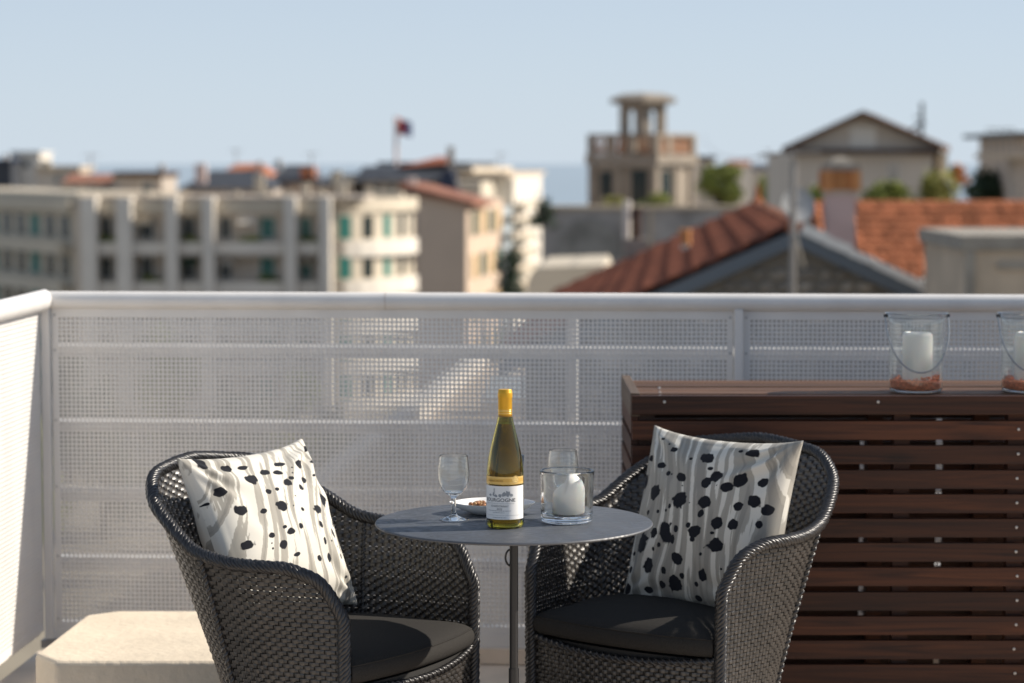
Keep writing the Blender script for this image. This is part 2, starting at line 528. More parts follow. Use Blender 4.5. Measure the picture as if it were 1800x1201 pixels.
# ------------------------------------------------------------------ the setting
GZ = -17.0
g = MB().box(-2500, 2500, -400, 620, GZ - 1, GZ).build('ground', M['town_ground']); kind(g, 'structure')
s = MB().add([(-90000, 560, -38), (90000, 560, -38), (90000, 160000, -38), (-90000, 160000, -38)], [(0, 1, 2, 3)]).build('sea', M['water']); kind(s, 'structure')
rd = MB().prism([(-9.5, 95, 0), (-3.2, 95, 0), (4.4, 250, 0), (-2.6, 250, 0)], (0, 0, 0.02))
rd = rd.build('road', M['asphalt']); rd.location = (0, 0, GZ); kind(rd, 'structure')
pv = MB().prism([(-12.0, 95, 0), (-9.6, 95, 0), (-2.7, 250, 0), (-5.0, 250, 0)], (0, 0, 0.13)).build('pavement', M['sunlit_paving'])  # pale strip stands in for the sunlit part of the road
pv.location = (0, 0, GZ); kind(pv, 'structure')

# balustrade frame of reference
CX, CY = -1.392, 7.20
RD = Vector((math.cos(R(3.5)), -math.sin(R(3.5)), 0))      # along the back run, towards the right
RN = Vector((RD.y, -RD.x, 0))                               # towards the terrace
ROT = -R(3.5)
SD = RN.normalized()                                        # side run, towards the camera

def edge(u, v, z):
    return Vector((CX, CY, 0)) + RD * u - RN * v + Vector((0, 0, z))

fl = MB().prism([edge(-0.06, 0.10, 0), edge(5.0, 0.10, 0), edge(5.0, -9.0, 0), edge(-0.06, -9.0, 0)][::-1], (0, 0, -0.30))
fl = fl.build('terrace_floor', M['ochre_floor'], fixn=True); kind(fl, 'structure')
tb = MB().prism([edge(-0.05, 0.09, -0.302), edge(5.0, 0.09, -0.302), edge(5.0, -9.0, -0.302), edge(-0.05, -9.0, -0.302)][::-1], (0, 0, GZ + 0.302))
tb = tb.build('terrace_house_wall', M['facade_cream'], fixn=True); kind(tb, 'structure')
kb = MB().prism([edge(0.03, 0.07, 0.003), edge(4.9, 0.07, 0.003), edge(4.9, -0.03, 0.003), edge(0.03, -0.03, 0.003)][::-1], (0, 0, 0.045))
kb = kb.build('terrace_kerb', M['ochre_floor'], fixn=True); kind(kb, 'structure')

# ------------------------------------------------------------------ background buildings
def loc_of(px, D):
    p = at(px, 400, D)
    return Vector((p.x, D, GZ))

class Bld:
    """A building placed by its depth; parts are given in photograph rows and columns at that depth."""
    def __init__(self, name, label, cat, px, D, group=None):
        self.o = loc_of(px, D)
        self.D = D
        self.t = thing(name, label, cat, self.o, 0, group)
    def pt(self, px, py, D=None):
        return at(px, py, D or self.D) - self.o
    def box(self, mb, px0, px1, py0, py1, D=None, depth=6.0):
        D = D or self.D
        a = at(px0, py1, D) - self.o
        b = at(px1, py0, D) - self.o
        return mb.box(a.x, b.x, a.y, a.y + depth, min(a.z, b.z), max(a.z, b.z))
    def part(self, name, m, px0, px1, py0, py1, D=None, depth=6.0, bevel=0):
        return self.box(MB(), px0, px1, py0, py1, D, depth).build(name, m, self.t, bevel=bevel)
    def window(self, px0, px1, py0, py1, D=None, fm=None, pm=None, proud=0.06):
        D = D or self.D
        a = at(px0, py1, D) - self.o
        b = at(px1, py0, D) - self.o
        w, h = abs(b.x - a.x), abs(b.z - a.z)
        key = (round(w, 2), round(h, 2), (fm or M['frame_white']).name, (pm or M['window_dark']).name)
        if key not in WCACHE:
            t = min(0.09, w * 0.12)
            mb = MB().box(-w / 2, -w / 2 + t, -proud, 0.1, 0, h).box(w / 2 - t, w / 2, -proud, 0.1, 0, h)
            mb.box(-w / 2 + t, w / 2 - t, -proud, 0.1, h - t, h).box(-w / 2 + t, w / 2 - t, -proud, 0.1, 0, t).box(-t / 3, t / 3, -proud * 0.6, 0.1, t, h - t)
            fme = mb.mesh('window'); fme.materials.append(fm or M['frame_white'])
            pme = MB().box(-w / 2 + t * 0.5, w / 2 - t * 0.5, -0.012, 0.06, t * 0.5, h - t * 0.5).mesh('pane'); pme.materials.append(pm or M['window_dark'])
            WCACHE[key] = (fme, pme)
        fme, pme = WCACHE[key]
        f = inst('window', fme, self.t, ((a.x + b.x) / 2, D - self.D - 0.004, min(a.z, b.z)))
        inst('pane', pme, f, (0, 0, 0))
        return f
WCACHE = {}
GB = 1000          # a row far below: clipped to ground by max()
def gy(D):         # photograph row of the ground at depth D
    return 288 + (CAM_Z - GZ) * F_PX / D

def leaves(name, m, parent, clumps, n, size, seed=1):
    """n leaf quads spread through ellipsoid clumps (cx,cy,cz,rx,ry,rz)."""
    r = np.random.default_rng(seed)
    vol = np.array([c[3] * c[4] * c[5] for c in clumps]); vol = vol / vol.sum()
    k = r.choice(len(clumps), n, p=vol)
    cl = np.array(clumps)[k]
    d = r.normal(size=(n, 3)); d /= np.linalg.norm(d, axis=1)[:, None]
    rad = r.random(n) ** 0.45 * np.where(r.random(n) < 0.14, 1.0 + 0.45 * r.random(n), 1.0)
    p = cl[:, :3] + d * rad[:, None] * cl[:, 3:]
    a = r.normal(size=(n, 3)); a /= np.linalg.norm(a, axis=1)[:, None]
    b = np.cross(a, r.normal(size=(n, 3))); b /= np.linalg.norm(b, axis=1)[:, None]
    s = size * (0.6 + 0.8 * r.random(n))[:, None]
    v = np.stack([p - a * s, p + b * s * 0.55, p + a * s, p - b * s * 0.55], axis=1).reshape(-1, 3)
    q = np.arange(n * 4).reshape(-1, 4)
    return np_obj(name, v, q, m, parent)

def tree(name, label, px, py_top, py_bot, D, wpx, m, n=1500, group=None, cat='tree', seed=1, trunk=True, squash=1.0):
    top, bot = at(px, py_top, D), at(px, py_bot, D)
    w = wpx * D / F_PX / 2
    base = GZ if trunk else bot.z
    t = thing(name, label, cat, (top.x, D, base), 0, group)
    zc0, zc1 = bot.z - base, top.z - base
    h = zc1 - zc0
    r = random.Random(seed)
    cl = []
    for i in range(11):
        f = i / 10.0
        rr = w * (0.22 + 0.36 * r.random())
        ww = w * (1 - 0.5 * f * squash)
        cl.append((r.uniform(-1, 1) * ww * 0.6, r.uniform(-1, 1) * ww * 0.6, zc0 + h * (0.12 + 0.76 * f), rr, rr, min(rr, h * 0.24)))
    leaves('crown' if trunk else 'foliage', m, t, cl, n, max(0.10, w * 0.09), seed)
    mb = MB()
    th = zc0 + h * 0.55
    mb.tube([(0, 0, 0), (0.03 * w, 0, th * 0.5), (-0.02 * w, 0.02 * w, th)], [w * 0.10 + 0.03, w * 0.075 + 0.02, w * 0.03 + 0.01], 7)
    for c in cl[2:9:2]:
        mb.tube([(0, 0, th * 0.8), (c[0] * 0.5, c[1] * 0.5, (th * 0.8 + c[2]) / 2 + 0.1 * h), c[:3]], [w * 0.04 + 0.01, w * 0.025 + 0.008, 0.01], 5)
    mb.build('trunk' if trunk else 'stem', M['bark'], t)
    return t

# ---- 1. long apartment building on the left
D1 = 180.0
ab = Bld('apartment_building', 'long beige apartment building with tall pale fins, stacked balconies and a curved sunlit end', 'building', 360, D1)
ab.part('wall', M['facade_beige'], 135, 580, 352, gy(D1), D1, 14)
for (a, b) in ((143, 170), (205, 232), (290, 313), (355, 377), (498, 522), (560, 582)):
    ab.part('pillar', M['facade_white'], a + 3, b - 2, 347, gy(D1), D1 - 2.2, 2.2)
bays = ((172, 204), (233, 289), (314, 354), (378, 497), (523, 559))
rows = (0, 70, 140, 210, 280)
for bi, (a, b) in enumerate(bays):
    ab.part('parapet', M['facade_cream'], a + 1, b - 1, 354, 374, D1 - 1.3, 0.25)
    for ri, dy in enumerate(rows):
        ab.part('balcony', M['facade_white'], a, b, 426 + dy, 446 + dy, D1 - 1.5, 0.18)
        ab.part('balcony_floor', M['facade_grey'], a, b, 446 + dy, 451 + dy, D1 - 1.5, 1.49)
        if bi == 3:
            wins = ((386, 408, 'window_dark'), (418, 438, 'facade'), (456, 484, 'shutter_teal'))
        elif bi == 1:
            wins = ((246, 271, 'window_dark'),)
        elif bi == 4:
            wins = ((527, 548, 'shutter_teal'),)
        elif bi == 0:
            wins = ((174, 198, 'window_dark'),)
        else:
            wins = ((318, 345, 'window_dark'),)
        for (p, q, kd) in wins:
            if kd == 'facade':
                continue
            pm = M['window_dark'] if kd == 'window_dark' or ri == 2 else M[kd]
            ab.window(p, q, 381 + dy, 421 + dy, D1, pm=pm)
for (px0, px1, ri, m_) in ((238, 268, 0, 'facade_cream'), (322, 350, 1, 'shutter_green'), (420, 452, 0, 'facade_white'), (528, 552, 1, 'facade_cream'), (384, 412, 1, 'facade_white')):
    a, c = ab.pt(px0, 376 + 70 * ri, D1), ab.pt(px1, 376 + 70 * ri, D1)
    MB().hull8([Vector((a.x, -1.1, a.z - 0.75)), Vector((c.x, -1.1, a.z - 0.75)), Vector((c.x, -0.01, a.z - 0.1)), Vector((a.x, -0.01, a.z - 0.1)), Vector((a.x, -1.1, a.z - 0.68)), Vector((c.x, -1.1, a.z - 0.68)), Vector((c.x, -0.01, a.z)), Vector((a.x, -0.01, a.z))]).build('awning', M[m_], ab.t, fixn=True)
for (px, ri) in ((180, 0), (262, 1), (330, 0), (440, 0), (470, 1), (540, 0)):
    a = ab.pt(px, 426 + 70 * ri, D1 - 1.1)
    leaves('planter_shrub', M['leaf_mid'], ab.t, [(a.x, a.y, a.z + 0.15, 0.7, 0.2, 0.35), (a.x + 0.6, a.y, a.z + 0.05, 0.5, 0.2, 0.25)], 160, 0.16, px)
# left wing, receding to the left
def wing_pt(px, py, D):
    return at(px, py, D) - ab.o
def facing(mb, pL, pR, zb, zt, out):
    """wall slab between plan points pL and pR, thickness out (towards the camera side)."""
    d = (pR - pL); d.z = 0
    n = Vector((d.y, -d.x, 0)).normalized() * out
    P = [Vector((pL.x, pL.y, zb)), Vector((pR.x, pR.y, zb)), Vector((pR.x, pR.y, zb)) - n, Vector((pL.x, pL.y, zb)) - n]
    Q = [p + Vector((0, 0, zt - zb)) for p in P]
    if out < 0:
        P, Q = P[::-1], Q[::-1]
    return mb.add(P + Q, [(3, 2, 1, 0), (4, 5, 6, 7), (0, 1, 5, 4), (1, 2, 6, 5), (2, 3, 7, 6), (3, 0, 4, 7)])
wl, wr = wing_pt(-160, 400, 222), wing_pt(137, 400, 181)
zof = lambda py: at(0, py, D1).z - GZ
facing(MB(), wl, wr, 0, zof(340), 9.0).build('wing_wall', M['facade_cream'], ab.t, fixn=True)
dW = (wr - wl); dW.z = 0
nW = Vector((dW.y, -dW.x, 0)).normalized()
for dy in rows:
    zb, zt = zof(447 + dy), zof(424 + dy)
    facing(MB(), wl + nW * 1.5, wr + nW * 1.5, zb, zt, 0.25).build('balcony', M['facade_cream'], ab.t, fixn=True)
    for k in range(9):
        a = wl + dW * (0.30 + k * 0.077)
        b = a + dW * 0.045
        facing(MB(), a + nW * 0.06, b + nW * 0.06, zof(420 + dy), zof(382 + dy), 0.05).build('window', M['window_dark'] if k % 3 else M['shutter_teal'], ab.t, fixn=True)
facing(MB(), wl + nW * 0.8, wr + nW * 0.8, zof(372), zof(352), 0.3).build('parapet', M['facade_cream'], ab.t, fixn=True)
# right end, turning away and catching the sun: stacked curved balconies
ctr = wing_pt(582, 400, D1)
def arc_pts(r0, a0, a1, n=10, ex=1.0):
    return [Vector((ctr.x + r0 * math.sin(a0 + (a1 - a0) * i / n) , ctr.y + r0 * ex - r0 * ex * math.cos(a0 + (a1 - a0) * i / n), 0)) for i in range(n + 1)]
def arc_wall(mb, r0, r1, zb, zt, ex=2.6):
    A, B = arc_pts(r0, 0, R(88), 10, ex), arc_pts(r1, 0, R(88), 10, ex)
    off = (r0 - r1) * ex
    for p in B:
        p.y += off
    vs, fs = [], []
    for p, q in zip(A, B):
        vs += [(p.x, p.y, zb), (q.x, q.y, zb), (q.x, q.y, zt), (p.x, p.y, zt)]
    for i in range(len(A) - 1):
        a, b = i * 4, i * 4 + 4
        for j in range(4):
            fs.append((a + j, a + (j + 1) % 4, b + (j + 1) % 4, b + j))
    fs += [(0, 1, 2, 3), (len(vs) - 4, len(vs) - 1, len(vs) - 2, len(vs) - 3)]
    return mb.add(vs, fs)
arc_wall(MB(), 5.6, 1.0, 0, zof(352)).build('end_wall', M['facade_cream'], ab.t, fixn=True)
for dy in rows:
    arc_wall(MB(), 7.2, 6.95, zof(448 + dy), zof(424 + dy)).build('balcony', M['facade_white'], ab.t, fixn=True)
    arc_wall(MB(), 7.2, 5.55, zof(453 + dy), zof(448.5 + dy)).build('balcony_floor', M['facade_white'], ab.t, fixn=True)
    for (a, b, mm) in ((0.10, 0.26, 'shutter_teal'), (0.42, 0.56, 'window_dark'), (0.72, 0.84, 'shutter_teal'), (0.98, 1.1, 'window_dark'), (1.22, 1.32, 'window_dark')):
        P = arc_pts(5.64, a, b, 3, 2.6)
        mb = MB()
        vs, fs = [], []
        for p in P:
            vs += [(p.x, p.y, zof(421 + dy)), (p.x, p.y, zof(380 + dy))]
        for i in range(3):
            fs.append((2 * i, 2 * i + 2, 2 * i + 3, 2 * i + 1))
        mb.add(vs, fs).build('window', M[mm], ab.t)
arc_wall(MB(), 6.4, 6.15, zof(374), zof(350)).build('parapet', M['facade_cream'], ab.t, fixn=True)
ab.part('rooftop_room', M['facade_cream'], 655, 706, 337, 392, 196, 5)
ab.part('roof_slab', M['facade_grey'], 137, 640, 346, 353, D1 - 0.4, 13)
for (a, b, c, d, D) in ((336, 348, 362, 372, 179.4), (455, 470, 335, 349, 183), (530, 543, 322, 349, 184), (592, 608, 322, 350, 184), (556, 570, 333, 349, 186), (250, 262, 338, 351, 182), (408, 420, 337, 350, 184), (640, 652, 330, 352, 190), (188, 198, 340, 351, 183), (500, 512, 336, 350, 187)):
    ch = ab.part('chimney', M['facade_cream'], a, b, c, d, D, 0.8)

# ---- roofscape behind the apartment building
def simple(name, label, cat, x0, x1, y0, y1, D, depth, wm, roof=None, group=None, over=3):
    b = Bld(name, label, cat, (x0 + x1) / 2, D, group)
    b.part('wall', M[wm], x0, x1, y0 + (roof[1] if roof else 0), gy(D), D, depth)
    if roof:
        kind_, hh, rm = roof[0], roof[1], roof[2]
        a, c = b.pt(x0 - over, y0 + hh), b.pt(x1 + over, y0 + hh)
        z0, z1 = a.z + 0.003, b.pt(x0, y0).z
        yA, yB = -0.5, depth + 0.5
        if kind_ == 'flat':
            MB().box(a.x, c.x, yA, yB, z0, z1).build('roof', M[rm], b.t)
        elif kind_ == 'ridge':        # ridge along x
            ym = (yA + yB) / 2
            mb = MB().add([(a.x, yA, z0), (c.x, yA, z0), (c.x, yB, z0), (a.x, yB, z0), (a.x, ym, z1), (c.x, ym, z1)],
                          [(0, 1, 5, 4), (2, 3, 4, 5), (1, 2, 5), (3, 0, 4), (3, 2, 1, 0)])
            mb.build('roof', M[rm], b.t)
        elif kind_ == 'hip':
            ym = (yA + yB) / 2
            k = (c.x - a.x) * 0.25
            mb = MB().add([(a.x, yA, z0), (c.x, yA, z0), (c.x, yB, z0), (a.x, yB, z0), (a.x + k, ym, z1), (c.x - k, ym, z1)],
                          [(0, 1, 5, 4), (2, 3, 4, 5), (1, 2, 5), (3, 0, 4), (3, 2, 1, 0)])
            mb.build('roof', M[rm], b.t)
    return b
b = simple('rooftop_house', 'low cream house with a terracotta roof edge behind the left of the apartment building', 'house', 112, 206, 306, 345, 205, 9, 'facade_cream', ('ridge', 16, 'tile_far'))
for k in range(3): b.window(126 + k * 26, 138 + k * 26, 326, 340)
b = simple('rooftop_house', 'grey flat-topped house with a brown roof edge beside the low cream house', 'house', 204, 284, 302, 350, 200, 9, 'facade_grey', ('flat', 9, 'brown_wood'))
b.part('chimney', M['facade_grey'], 279, 288, 289, 303, 201, 0.6); b.window(250, 268, 320, 345)
b = simple('rooftop_house', 'wide beige house with a dark grey hipped roof behind the apartment building', 'house', 318, 480, 300, 352, 215, 12, 'facade_grey', ('hip', 32, 'slate'))
b.part('chimney', M['pink_render'], 343, 361, 288, 322, 214, 1.0); b.part('chimney', M['facade_cream'], 447, 463, 308, 338, 213, 1.0)
for k in range(3): b.window(400 + k * 22, 412 + k * 22, 337, 350)
b = simple('rooftop_house', 'house with an orange tiled hip roof rising above the dark grey roofs', 'house', 385, 474, 288, 340, 245, 10, 'facade_beige', ('hip', 22, 'tile_orange'))
b.part('chimney', M['facade_grey'], 452, 460, 284, 300, 247, 0.7)
b = simple('rooftop_house', 'brown roofed house with a small orange dormer next to the orange hip roof', 'house', 474, 560, 290, 350, 225, 10, 'facade_tan', ('hip', 30, 'slate'))
b.part('dormer', M['tile_orange'], 528, 553, 293, 312, 224, 2.0); b.part('chimney', M['facade_grey'], 484, 494, 281, 300, 227, 0.7)
b = simple('rooftop_house', 'grey low house with two cream chimneys next to the dark mansard roof', 'house', 556, 640, 306, 352, 210, 10, 'facade_grey', ('hip', 20, 'slate'))
b.part('chimney', M['facade_cream'], 583, 600, 300, 326, 209, 0.9); b.part('chimney', M['facade_cream'], 607, 620, 312, 330, 209, 0.9)
b = simple('rooftop_house', 'white boxy penthouse on the skyline above the far left of the apartment building', 'house', 22, 70, 266, 320, 320, 8, 'facade_white', ('flat', 4, 'frame_white'))
b.window(40, 52, 280, 296)
b = simple('rooftop_house', 'dark grey house low on the skyline left of the white penthouse', 'house', -30, 20, 280, 330, 315, 8, 'slate', ('flat', 5, 'slate_navy'))
b.part('chimney', M['facade_grey'], 4, 12, 272, 282, 316, 0.9)
b = simple('rooftop_house', 'pale grey house with a flat brown roof next to the white penthouse', 'house', 66, 140, 292, 345, 300, 9, 'facade_beige', ('flat', 7, 'concrete'))
b.part('chimney', M['facade_cream'], 72, 88, 282, 296, 299, 1.0)
for k in range(2): b.window(96 + k * 18, 106 + k * 18, 308, 322)

# slate mansard building with a red ridge and a navy gable, flag on top
b = Bld('mansard_building', 'broad building with a black slate mansard roof, red ridge and navy end gable', 'building', 720, 210)
b.part('wall', M['facade_grey'], 625, 800, 318, gy(210), 210, 12)
mb = MB(); p = [b.pt(618, 318, 209), b.pt(806, 318, 209), b.pt(806, 318, 223), b.pt(618, 318, 223), b.pt(640, 293, 213), b.pt(800, 288, 213), b.pt(800, 288, 219), b.pt(640, 293, 219)]
for q in p[4:]: q.z = b.pt(0, 293, 210).z
for q in p[:4]: q.z = b.pt(0, 318, 210).z + 0.003
mb.hull8(p).build('roof', M['slate'], b.t, fixn=True)
mb = MB().add([b.pt(700, 293.5, 212), b.pt(800, 286, 212), b.pt(800, 293, 219), b.pt(700, 293.5, 219), b.pt(772, 275, 215.5), b.pt(795, 277, 215.5)], [(0, 1, 5, 4), (2, 3, 4, 5), (1, 2, 5), (3, 0, 4), (3, 2, 1, 0)])
mb.build('ridge_roof', M['tile_red'], b.t, fixn=True)
mb = MB().prism([b.pt(764, 345, 207), b.pt(812, 345, 207), b.pt(792, 296, 207), b.pt(778, 303, 207)], (0, 3, 0)); mb.build('gable', M['slate_navy'], b.t, fixn=True)
b.part('chimney', M['facade_grey'], 786, 798, 258, 300, 208, 0.8)
for k in range(4): b.window(655 + k * 26, 668 + k * 26, 322, 338)
fp = loc_of(697, 211); zt = at(697, 205, 211).z
t = thing('flagpole', 'thin pole with a dark red and navy flag above the slate mansard roof', 'flagpole', (fp.x, 211, at(697, 292, 211).z))
hh = zt - at(697, 292, 211).z
MB().tube([(0, 0, 0), (0, 0, hh)], 0.16, 8).build('pole', M['pink_render'], t)
vs, fs = [], []
for i in range(9):
    x = i / 8 * 1.25
    y = 0.22 * math.sin(i * 0.9)
    vs += [(x + 0.13, y, hh - 0.1 - x * 0.35), (x + 0.13, y, hh - 1.5 - x * 0.25)]
for i in range(8): fs.append((2 * i, 2 * i + 1, 2 * i + 3, 2 * i + 2))
fo = MB().add(vs, fs).build('flag', M['flag_red'], t, smooth=True)
fo.data.materials.append(M['flag_navy'])
for i, pg in enumerate(fo.data.polygons): pg.material_index = 1 if i > 3 else 0

# tan blind-walled house with sloping tile edge and sunlit side
D2 = 150.0
b = Bld('tan_house', 'tall tan house with a blank end wall under a sloping tiled verge', 'house', 780, D2)
P = [b.pt(735, 345), b.pt(820, 356), b.pt(820, gy(D2)), b.pt(735, gy(D2))]
P[2].z = P[3].z = 0
MB().prism(P[::-1], (2.2, 16, 0)).build('wall', M['facade_tan'], b.t, fixn=True)
P = [b.pt(702, 322, 149.6), b.pt(833, 355, 149.6), b.pt(833, 363, 149.6), b.pt(700, 336, 149.6)]
MB().prism(P[::-1], (1.2, 8, 0)).build('roof', M['tile_far'], b.t, fixn=True)
b.part('chimney', M['facade_white'], 716, 730, 312, 336, 152, 1.0)
side0, side1 = b.pt(820.5, 356), b.pt(820.5, 356) + Vector((2.2, 16, 0))
for i in range(4):
    for j in range(4):
        q = side0 + (side1 - side0) * (0.12 + 0.22 * i)
        w = (side1 - side0) * 0.10
        zt = side0.z - 0.6 - j * 2.7
        nn = Vector((0.06, -0.008, 0))
        MB().prism([q + nn + Vector((0, 0, zt - side0.z)), q + w + nn + Vector((0, 0, zt - side0.z)), q + w + nn + Vector((0, 0, zt - 1.5 - side0.z)), q + nn + Vector((0, 0, zt - 1.5 - side0.z))], (0.05, -0.005, 0)).build('shutter', M['facade_yellow'] if (i + j) % 2 else M['shutter_green'], b.t, fixn=True)

# cream sunlit block further off, pale blue balconies
D3 = 255.0
b = Bld('cream_block', 'sunlit cream apartment block with pale blue balconies behind the tan house', 'building', 885, D3)
def turned(x0, Dx0, x1, Dx1, y0, y1, dep):
    a, c = b.pt(x0, 400, Dx0), b.pt(x1, 400, Dx1)
    return facing(MB(), a, c, 0 if y1 is None else b.pt(0, y1, D3).z, b.pt(0, y0, D3).z, dep)
turned(846, 236, 905, 290, 318, None, 12).build('wall', M['facade_cream'], b.t, fixn=True)
turned(903, 255, 952, 315, 312, None, 10).build('side_wall', M['facade_white'], b.t, fixn=True)
turned(832, 262, 900, 300, 294, 330, 8).build('attic', M['facade_cream'], b.t, fixn=True)
turned(826, 258, 872, 280, 285, 292, 10).build('roof', M['slate'], b.t, fixn=True)
turned(893, 252, 958, 320, 304, 311, 11).build('roof', M['concrete'], b.t, fixn=True)
for k in range(7):
    y = 362 + 30 * k
    turned(849, 236, 884, 266, y, y + 14, -1.8).build('balcony', M['rail_blue'], b.t, fixn=True)
    turned(903, 253, 925, 278, y - 4, y + 8, -1.2).build('balcony', M['facade_cream'], b.t, fixn=True)
    for (x, Dw) in ((852, 241), (866, 254), (889, 275)):
        turned(x, Dw, x + 9, Dw + 8.5, y - 15, y - 1, -0.08).build('window', M['window_dark'], b.t, fixn=True)
    for (x, Dw) in ((909, 262), (930, 288), (941, 301)):
        turned(x, Dw, x + 6, Dw + 7.5, y - 15, y - 2, -0.08).build('window', M['window_dark'] if x != 930 else M['flag_red'], b.t, fixn=True)
tree('street_tree', 'dark green street tree at the foot of the cream block', 893, 440, 545, 130, 78, M['leaf_dark'], 1600, seed=3)
# cream vaulted roof edge below
b = Bld('cream_canopy', 'low cream rendered canopy roof tucked below the orange gable roof', 'canopy', 985, 62)
pr = []
for i in range(9):
    a = math.pi / 2 * i / 8
    pr.append(b.pt(925 + 24 * (1 - math.cos(a)), 515 - 45 * math.sin(a)))
pr += [b.pt(1062, 466), b.pt(1068, 482), b.pt(1005, 530), b.pt(925, 545)]
MB().prism(pr, (0.4, 7, 0)).build('roof', M['facade_cream'], b.t, fixn=True)
zb = b.pt(925, 545).z
MB().box(b.pt(930, 500).x, b.pt(1060, 500).x, 0.3, 6.5, 0, zb + 0.05).build('wall', M['facade_grey'], b.t)

# ---- belvedere tower house
D4 = 170.0
k4 = D4 / F_PX
b = Bld('belvedere_house', 'stone house with an open arched turret and balustraded roof terrace against the sky', 'house', 1128, D4)
zf = lambda py: b.pt(0, py).z
X4 = lambda px: b.pt(px, 400).x
b.t.rotation_euler = (0, 0, R(-33))
HS = 2.75                      # half side of the square plan
ST = M['tower_stone']
def sq(h, z0, z1, nm, m, x0=None, x1=None, y0=None, y1=None):
    return MB().box(-h if x0 is None else x0, h if x1 is None else x1, -h if y0 is None else y0, h if y1 is None else y1, z0, z1).build(nm, m, b.t)
sq(HS - 0.25, zf(366), zf(289.3), 'wall', ST)
sq(HS + 0.15, zf(289), zf(272), 'terrace_slab', ST)
sq(HS + 0.05, 0, zf(366.3), 'lower_wall', ST)
for (x, y) in ((-HS + 0.2, -HS + 0.2), (-0.35, -HS + 0.2), (HS - 0.25, -HS + 0.2), (HS - 0.25, 0.2), (HS - 0.25, HS - 0.25)):
    MB().box(x - 0.2, x + 0.2, y - 0.2, y + 0.2, zf(366.2), zf(289.2)).build('column', ST, b.t)
MB().box(-1.9, -0.9, -HS + 0.20, -HS + 0.249, zf(345), zf(302)).build('window', M['window_dark'], b.t)
MB().box(0.6, 1.9, -HS + 0.20, -HS + 0.249, zf(364), zf(298)).build('doorway', M['window_dark'], b.t)
MB().box(HS - 0.249, HS - 0.20, -1.7, -0.4, zf(362), zf(300)).build('window', M['window_dark'], b.t)
for (x, y, wx_, wy_) in ((-HS + 0.15, -HS + 0.15, 0.2, 0.2), (-1.0, -HS + 0.15, 0.3, 0.16), (0.7, -HS + 0.15, 0.3, 0.16), (HS - 0.15, -HS + 0.15, 0.24, 0.24), (HS - 0.15, -0.9, 0.16, 0.3), (HS - 0.15, HS - 0.15, 0.2, 0.2), (-HS + 0.15, HS - 0.15, 0.2, 0.2)):
    MB().box(x - wx_, x + wx_, y - wy_, y + wy_, zf(271.8), zf(241)).build('pier', ST, b.t)
zc0_, zc1_ = zf(240.8), zf(236)
MB().box(-HS - 0.05, HS + 0.05, -HS - 0.05, -HS + 0.4, zc0_, zc1_).build('coping', ST, b.t)
MB().box(HS - 0.4, HS + 0.05, -HS + 0.402, HS + 0.05, zc0_, zc1_).build('coping', ST, b.t)
MB().box(-HS - 0.05, -HS + 0.4, -HS + 0.402, HS + 0.05, zc0_, zc1_).build('coping', ST, b.t)
bm_ = MB().lathe([(0.06, 0), (0.11, 0.15), (0.12, 0.4), (0.06, 0.8), (0.09, 1.15), (0.09, 1.22)], 8).mesh('baluster'); bm_.materials.append(M['baluster'])
for k in range(18):
    x = -HS + 0.5 + k * 0.275
    if not (-1.4 < x < -0.6 or 0.3 < x < 1.1): inst('baluster', bm_, b.t, (x, -HS + 0.15, zf(271.5)))
for k in range(16):
    y = -HS + 0.6 + k * 0.275
    if not (-1.3 < y < -0.5): inst('baluster', bm_, b.t, (HS - 0.15, y, zf(271.5)))
# hexagonal turret with arched openings
tz0, tz1 = zf(272), zf(182)
cxT, rT = 0.1, 46 * k4
cyT = -0.1
ring = [(cxT + rT * math.cos(R(60 * i + 3)), cyT + rT * math.sin(R(60 * i + 3))) for i in range(6)]
for i in range(6):
    (xa, ya), (xb, yb) = ring[i], ring[(i + 1) % 6]
    A, Bv = Vector((xa, ya, 0)), Vector((xb, yb, 0))
    d = (Bv - A)
    L = d.length; d.normalize()
    nrm = Vector((d.y, -d.x, 0))
    # wall panel with an arch: two jambs, spandrel pieces, sill
    def pan(s0, s1, z0, z1, mbx):
        P = [A + d * s0, A + d * s1]
        q = [Vector((p.x, p.y, z0)) for p in P] + [Vector((p.x, p.y, z0)) - nrm * 0.35 for p in P[::-1]]
        mbx.hull8(q + [p + Vector((0, 0, z1 - z0)) for p in q])
    mb = MB()
    w0, w1 = L * 0.31, L * 0.69
    zs, za = zf(240), zf(197)
    pan(0, w0, tz0, tz1, mb); pan(w1, L, tz0, tz1, mb)
    pan(w0, w1, tz0, zs, mb)
    nseg = 6
    for j in range(nseg):
        s0, s1 = w0 + (w1 - w0) * j / nseg, w0 + (w1 - w0) * (j + 1) / nseg
        sm = ((s0 + s1) / 2 - (w0 + w1) / 2) / ((w1 - w0) / 2)
        pan(s0, s1, za + math.sqrt(max(0, 1 - sm * sm)) * (w1 - w0) / 2 - 0.15, tz1, mb)
    mb.build('turret_wall', M['tower_stone'], b.t, fixn=True)
cap = MB().lathe([(0, 0), (rT + 0.75, 0.0), (rT + 0.75, 0.32), (rT * 0.9, 0.62), (0, 0.75)], 6, cxT, cyT, tz1 + 0.002, a0=R(3), a1=R(363))
cap.build('turret_roof', M['tower_stone'], b.t, fixn=True)
tree('terrace_shrub', 'bushy yellow-green shrub beside the stone turret house', 1265, 294, 358, 160, 96, M['leaf_mid'], 2600, seed=5, trunk=True)
tree('terrace_shrub', 'small green shrub between the turret house and the gabled house', 1345, 312, 362, 160, 46, M['leaf_mid'], 900, seed=6)
tree('terrace_plant', 'low trailing plants along the wall under the turret terrace', 1085, 348, 366, 148, 70, M['leaf_light'], 700, cat='plants', seed=7, trunk=False)
